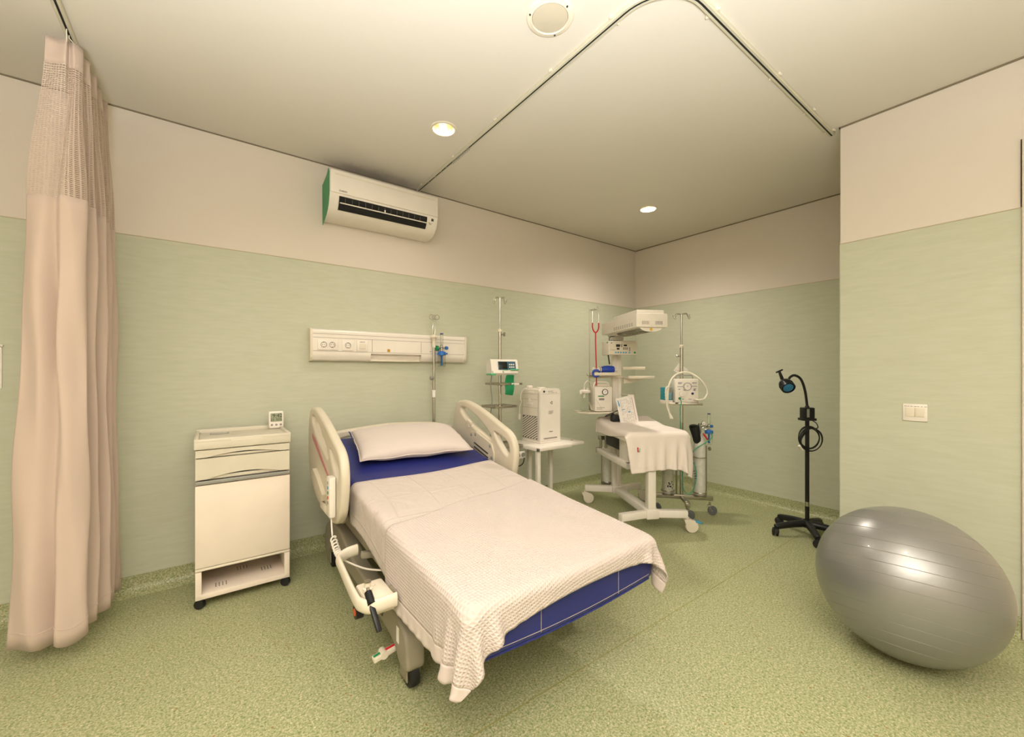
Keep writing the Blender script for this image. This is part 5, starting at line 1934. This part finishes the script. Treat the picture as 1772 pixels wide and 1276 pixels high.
MB().bar((-.085, -.0665, .125), (-.015, -.0665, .028), .001, .0012, 0).done('panel_line', 'ink_soft', cs_)
jr = MB().lathe([(.042, .003), (.045, .010), (.045, .175), (.042, .178), (.042, .012), (.0, .009)], (-.155, .0, 0), seg=26, cap=False).done('jar', 'glass', sm_, label='clear collecting jar')
MB().lathe([(.047, .176), (.049, .180), (.049, .196), (.040, .204), (.0, .205)], (-.155, 0, 0), seg=26).cyl((-.17, -.01, .2), (-.17, -.01, .225), .007, seg=10).cyl((-.14, -.01, .2), (-.14, -.01, .22), .009, seg=10).box(-.215, -.19, -.02, .01, .165, .20, .004).done('jar_lid', 'white_plastic', jr)
MB().lathe([(.012, .13), (.012, .176)], (-.168, 0, 0), seg=14).done('float_valve', 'white_plastic', jr)
MB().tube(smooth_path([(-.17, -.01, .222), (-.165, -.01, .26), (-.14, 0, .285), (-.11, .02, .28), (-.085, .03, .25)], 6), .0045, 8).done('hose', 'white_tube', sm_)
MB().bar((-.115, .01, .09), (-.09, -.01, .015), .05, .004, .001).done('jar_bracket', 'cream_plastic', sm_)

# printed chart leaning on the shelf edge
ch = thing('paper_chart', 'tilted white printed chart hanging in front of the warmer column', 'chart', on_warmer(.01, .455, .925), RZW)
tilt = Matrix.Rotation(math.radians(-0), 4, 'X') @ Matrix.Rotation(math.radians(-12), 4, 'Y')
b = MB()
b.box(-.088, .088, -.002, .002, -.135, .145)
b.spin(tilt).done('board', 'paper', ch, 0)
b = MB()
random.seed(11)
for r in range(26):
    z = .122 - r * .0092
    x = -.055
    while x < .052:
        w_ = random.uniform(.004, .016)
        if random.random() < .72:
            b.box(x, min(x + w_, .056), -.0027, -.002, z - .0011, z + .0011)
        x += w_ + random.uniform(.003, .012)
b.spin(tilt).done('print_lines', 'ink_soft', ch, 0)
b = MB().prism([(-.076, .125), (-.070, .128), (-.062, .085), (-.066, .06), (-.074, .075)], 'xz', -.0028, -.002).box(-.052, -.026, -.0028, -.002, .028, .035).box(.006, .026, -.0028, -.002, -.006, .004)
b.spin(tilt).done('blue_print', 'sky_plastic', ch, 0, 'blue printed arrow and headings')
MB().box(.064, .068, -.0028, -.002, -.09, .125).spin(tilt).done('margin_line', 'pink_strip', ch, 0)
MB().bar((0, .0, .155), (0, .24, .155), .012, .008, .002).box(-.03, .03, -.006, .006, .138, .160, .002).spin(Matrix.Translation((.03, 0, 0))).done('clip', 'white_plastic', ch)

ad = thing('power_adapter', 'black box adapter with strap under the suction machine shelf', 'power adapter', on_warmer(-.085, .50, .868), RZW)
MB().box(-.045, .040, -.03, .03, -.034, .026, .008).done('case', 'black_plastic', ad)
MB().tube(smooth_path([(-.04, -.01, .02), (-.08, -.02, .022), (-.115, -.03, .018), (-.09, -.035, .034), (-.03, -.04, .058), (.03, -.04, .085)], 6), .004, 6).bar((-.03, 0, .02), (-.03, 0, .045), .02, .02, .002).done('strap', 'black_rubber', ad)

# ================================================================== OXYGEN TROLLEY WITH DRIP POLE
TR = math.radians(-49)
TC = (3.50, 2.10)
TM = Matrix.Translation((*TC, 0)) @ Matrix.Rotation(TR, 4, 'Z')
tr = thing('oxygen_trolley', 'wheeled steel trolley with tall hooked pole between infant warmer and alcove wall', 'trolley', (*TC, 0), TR)
b = MB()
b.bar((-.265, 0, .148), (.265, 0, .148), .045, .038, .004).bar((0, 0, .148), (.02, -.15, .138), .04, .03, .004).box(.0, .04, -.185, -.145, .10, .145, .004)
b.done('base_bar', 'satin_steel', tr)
bw, bf = MB(), MB()
for x, y, a in ((-.235, 0, -.6), (.24, 0, -.3), (.02, -.165, -.5)):
    bw, bf = MB(), MB()
    castor(bw, bf, x, y, .040, 0, .013, a, .04)
    f = bf.done('castor_fork', 'satin_steel', tr)
    bw.done('castor_wheel', 'grey_rubber', f)
MB().cyl((0, 0, .15), (0, 0, 1.535), .0155, seg=18).done('outer_tube', 'steel', tr)
MB().cyl((0, 0, 1.52), (0, 0, 1.825), .0095, seg=14).done('inner_tube', 'steel', tr)
MB().lathe([(.0155, 1.515), (.0195, 1.52), (.0195, 1.54), (.010, 1.545)], seg=18).done('collar', 'cream_plastic', tr)
b = MB()
hook_set(b, (0, 0, 1.825), .088, 4, .55, .03)
b.done('hooks', 'steel', tr)
MB().cyl((-.02, -.005, 1.44), (-.035, -.01, 1.44), .006, seg=8).ell((-.040, -.01, 1.44), .012, .012, .012).done('clamp_knob', 'steel', tr)
MB().box(-.145, .150, -.145, .045, 1.000, 1.010, .002).box(-.145, .150, -.149, -.141, 1.0, 1.022, .002).done('shelf', 'satin_steel', tr)
b = MB()
for x in (-.12, .155):
    b.cyl((x, 0, .162), (x, 0, .172), .058, seg=26).torus((x, 0, .20), .058, .005, (0, 0, 1), 28, 7).torus((x, 0, .52), .058, .004, (0, 0, 1), 28, 7)
    b.bar((0, .02, .52), (x, .055, .52), .02, .012, .002)
b.cyl((-.04, .03, .16), (-.04, .03, .62), .008, seg=10).cyl((.215, .02, .16), (.215, .02, .62), .006, seg=10)
b.done('cylinder_cradles', 'satin_steel', tr)
MB().lathe([(.010, 0), (.018, .010), (.018, .02), (.008, .026)], (.225, -.01, .60), (.8, -.6, 0), 16).done('cradle_knob', 'steel', tr)

on_trolley = lambda x, y, z: tuple(TM @ Vector((x, y, z)))
cylinder('oxygen_cylinder', 'pale gas cylinder with flaking black print near its foot on the wheeled trolley', on_trolley(-.12, 0, .173), .56, 'gas cylinders', .050, True)
cy2 = cylinder('oxygen_cylinder', 'pale gas cylinder on the wheeled trolley under the black wrapped valve', on_trolley(.155, 0, .173), .56, 'gas cylinders', .050)
rgp = on_trolley(.155, 0, 0)
rg = thing('pressure_regulator', 'cylinder regulator with round dial and black wrapped valve beside the towel', 'regulator', (rgp[0], rgp[1], .765))
cr_ = Vector((.804, -.595, 0))
MB().cyl((0, 0, -.02), (0, 0, .06), .014, seg=12).cyl((0, 0, .03), cr_ * .06 + Vector((0, 0, .03)), .008, seg=10).done('valve_body', 'steel', rg)
MB().lathe([(.021, 0), (.021, .010), (.0, .011)], cr_ * .035 + Vector((0, 0, .062)), (-.6, -.8, .0), 24).torus(cr_ * .040 + Vector((-.005, -.007, .014)), .016, .004, (-.6, -.8, 0), 20, 6).cyl((0, 0, .03), cr_ * .035 + Vector((0, 0, .05)), .006, seg=8).done('dial', 'steel', rg)
MB().lathe([(.0175, .0105), (.0, .0125)], cr_ * .035 + Vector((0, 0, .062)), (-.6, -.8, 0), 24, cap=False).done('dial_face', 'paper', rg)
bp_ = cr_ * .035 + Vector((0, 0, .062)) + Vector((-.6, -.8, 0)) * .013
MB().bar(bp_, bp_ - cr_ * .008 - Vector((0, 0, .008)), .001, .004, 0).done('dial_needle', 'red_rubber', rg)
b = MB()
c0 = Vector((-.040, .010, -.045))
prof_b = [(-.028, .030), (-.045, .038), (-.055, .06)]
b.lathe([(.022, -.07), (.034, -.05), (.036, .0), (.042, .05), (.046, .090), (.030, .094)], c0 - Vector((0, 0, .005)), (-.22, .1, 1), 16)
b.ell(c0 + Vector((-.03, .01, .088)), .05, .03, .012, 14, 8)
b.done('valve_wrap', 'black_rubber', rg, label='black wrapping')
MB().bar(Vector((.006, -.03, -.03)), cr_ * .045 + Vector((0, -.03, -.085)), .016, .014, .003).done('red_tag', 'red_rubber', rg, label='red tag')

fm = on_trolley(.155, 0, 0)
fv = Vector((fm[0], fm[1], .795)) + cr_ * .085
f2 = flowmeter('oxygen_flowmeter', 'oxygen flowmeter with blue lid standing free beside the regulator dial', (fv.x, fv.y, fv.z), 'oxygen flowmeters')

# T-piece resuscitator box on the shelf
npf = thing('tpiece_resuscitator', 'square white resuscitator box with round gauge on the trolley shelf', 'resuscitator', on_trolley(.01, -.075, 1.010), TR + math.radians(10))
cs_ = MB().box(-.102, .102, -.06, .052, .012, .222, .006).done('case', 'white_plastic', npf)
MB().box(-.100, .100, -.062, .05, .002, .013, .002).done('base_plate', 'black_plastic', npf)
MB().tube(smooth_path([(-.075, 0, .22), (-.072, 0, .245), (-.055, 0, .255), (.055, 0, .255), (.072, 0, .245), (.075, 0, .22)], 5), .005, 8).done('handle', 'grey_plastic', npf)
fy3 = -.0605
MB().lathe([(.036, 0), (.036, .008), (.031, .009), (.030, .005), (0, .005)], (.004, fy3, .155), (0, -1, 0), 30).done('gauge', 'grey_plastic', cs_)
MB().lathe([(.0, .0065), (.030, .006), (.030, .004)], (.004, fy3, .155), (0, -1, 0), 30, cap=False).done('gauge_face', 'paper', cs_)
MB().bar((.004, fy3 - .0075, .150), (.003, fy3 - .0075, .168), .001, .006, 0).done('gauge_needle', 'ink', cs_)
MB().box(-.082, -.034, fy3 - .001, fy3 + .002, .153, .156).box(.042, .088, fy3 - .001, fy3 + .002, .156, .159).bar((-.030, fy3, .126), (-.014, fy3, .118), .002, .004, 0).bar((.058, fy3, .124), (.074, fy3, .118), .002, .004, 0).done('scale_lines', 'navy_plastic', cs_, 0)
print_marks(2, .036, .006, FACE_S(-.058, fy3, .190), 'navy_plastic', cs_)
print_marks(1, .038, .007, FACE_S(.066, fy3, .188), 'navy_plastic', cs_)
print_marks(1, .020, .007, FACE_S(-.066, fy3, .130), 'navy_plastic', cs_)
print_marks(2, .024, .006, FACE_S(.070, fy3, .136), 'navy_plastic', cs_)
print_marks(1, .020, .006, FACE_S(-.034, fy3, .043), 'navy_plastic', cs_)
print_marks(1, .026, .005, FACE_S(.028, fy3, .043), 'navy_plastic', cs_)
MB().lathe([(.027, 0), (.026, .016), (.010, .018)], (-.042, fy3, .094), (0, -1, 0), 24).done('left_knob', 'white_plastic', cs_)
MB().lathe([(.020, 0), (.019, .010), (.0, .012)], (.044, fy3, .094), (0, -1, 0), 24).done('right_knob', 'white_plastic', cs_)
MB().lathe([(.0105, .010), (.0105, .018), (0, .020)], (.044, fy3, .094), (0, -1, 0), 18).done('knob_cap', 'navy_plastic', cs_)
MB().lathe([(.011, 0), (.011, .010), (.006, .014)], (-.063, fy3, .050), (0, -1, 0), 18).done('gas_inlet', 'green_plastic', cs_)
MB().lathe([(.013, 0), (.013, .014), (.010, .020)], (.062, fy3, .048), (.35, -1, -.3), 18).done('gas_outlet', 'white_tube', cs_)
hose = smooth_path([(.066, fy3 - .018, .044), (.095, fy3 - .03, .038), (.145, -.07, .045), (.180, -.05, .080), (.185, -.04, .120), (.160, -.03, .180), (.115, -.01, .235), (.050, .02, .278), (-.03, .025, .275), (-.10, 0, .235), (-.145, -.03, .165), (-.165, -.05, .06), (-.160, -.06, -.04), (-.140, -.06, -.13)], 6)
MB().tube(hose, .0085, 10).done('hose', 'white_tube', npf)
hose2 = smooth_path([(-.165, -.06, .155), (-.182, -.06, .13), (-.180, -.065, .03), (-.165, -.068, -.05), (-.125, -.065, -.13)], 6)
MB().tube(hose2, .008, 10).done('hose', 'white_tube', npf)

gt = thing('oxygen_tube', 'thin green oxygen tube looping from the resuscitator box down to the flowmeter', 'tube', on_trolley(0, -.10, 1.0))
o0 = Vector(on_trolley(0, -.10, 1.0))
bx = Matrix.Translation(on_trolley(.01, -.075, 1.010)) @ Matrix.Rotation(TR + math.radians(10), 4, 'Z')
p_in = bx @ Vector((-.063, fy3 - .014, .050))
g = [p_in, p_in + Vector((.012, -.005, -.04)), Vector(on_trolley(-.04, -.155, .97)), Vector(on_trolley(-.03, -.12, .80)), Vector(on_trolley(-.035, -.09, .60)), Vector(on_trolley(-.01, -.08, .40)), Vector(on_trolley(.0, -.08, .25)), Vector(on_trolley(.04, -.085, .195)), Vector(on_trolley(.085, -.085, .24)), Vector(on_trolley(.11, -.085, .36)), Vector(on_trolley(.095, -.09, .46)), Vector(on_trolley(.06, -.07, .52)), Vector(on_trolley(.10, -.08, .60)), Vector(on_trolley(.205, -.03, .66)), fv + Vector((-.01, -.035, -.09)), fv + Vector((-.026, -.03, -.05))]
MB(-o0).tube(smooth_path(g, 8), .0042, 7).done('tubing', 'green_tube', gt)
b = MB(-o0)
for k in range(4):
    p = Vector(on_trolley(.105 - .004 * k, -.087, .34 + .022 * k))
    b.torus(p, .0065, .003, (0, .2, 1), 12, 6)
b.done('tube_ties', 'navy_plastic', gt)

gb = thing('glove_box', 'teal patterned cardboard box beside the square resuscitator box on the trolley shelf', 'box', on_trolley(-.148, -.080, 1.023), TR + math.radians(14))
MB().box(-.034, .034, -.045, .045, .018, .132, .002).done('carton', 'teal_card', gb)
b = MB()
random.seed(3)
for i in range(6):
    for j in range(4):
        b.torus((-.024 + j * .016 + .004 * (i % 2), -.0455, .032 + i * .014), .0045, .0009, (0, 1, 0), 10, 4)
b.done('printed_pattern', 'paper', gb)
MB().box(.004, .033, -.0465, -.044, .088, .130).done('opening', 'taupe_plastic', gb, 0)
MB().box(-.036, .045, -.048, .045, -.012, .018, .003).done('tray', 'white_plastic', gb)

tg = thing('tag_card', 'tilted white card with yellow marks hanging behind the trolley pole', 'card', on_trolley(-.005, .020, 1.315), TR + math.radians(10))
tl = Matrix.Rotation(math.radians(36), 4, 'Y')
MB().box(-.048, .060, -.001, .001, -.042, .042).spin(tl).done('sheet', 'paper', tg, 0)
b = MB()
for k in range(6):
    b.box(-.042 + k * .016, -.033 + k * .016, -.0016, -.001, -.022 + .002 * k, -.016 + .002 * k)
b.spin(tl @ Matrix.Rotation(math.radians(-14), 4, 'Y')).done('yellow_marks', 'yellow_ink', tg, 0)
MB().tube(smooth_path([(-.01, -.002, .03), (.0, -.02, .06), (.01, -.005, .085), (.0, .012, .06), (-.01, .002, .03)], 5), .0012, 5).done('string', 'paper', tg)
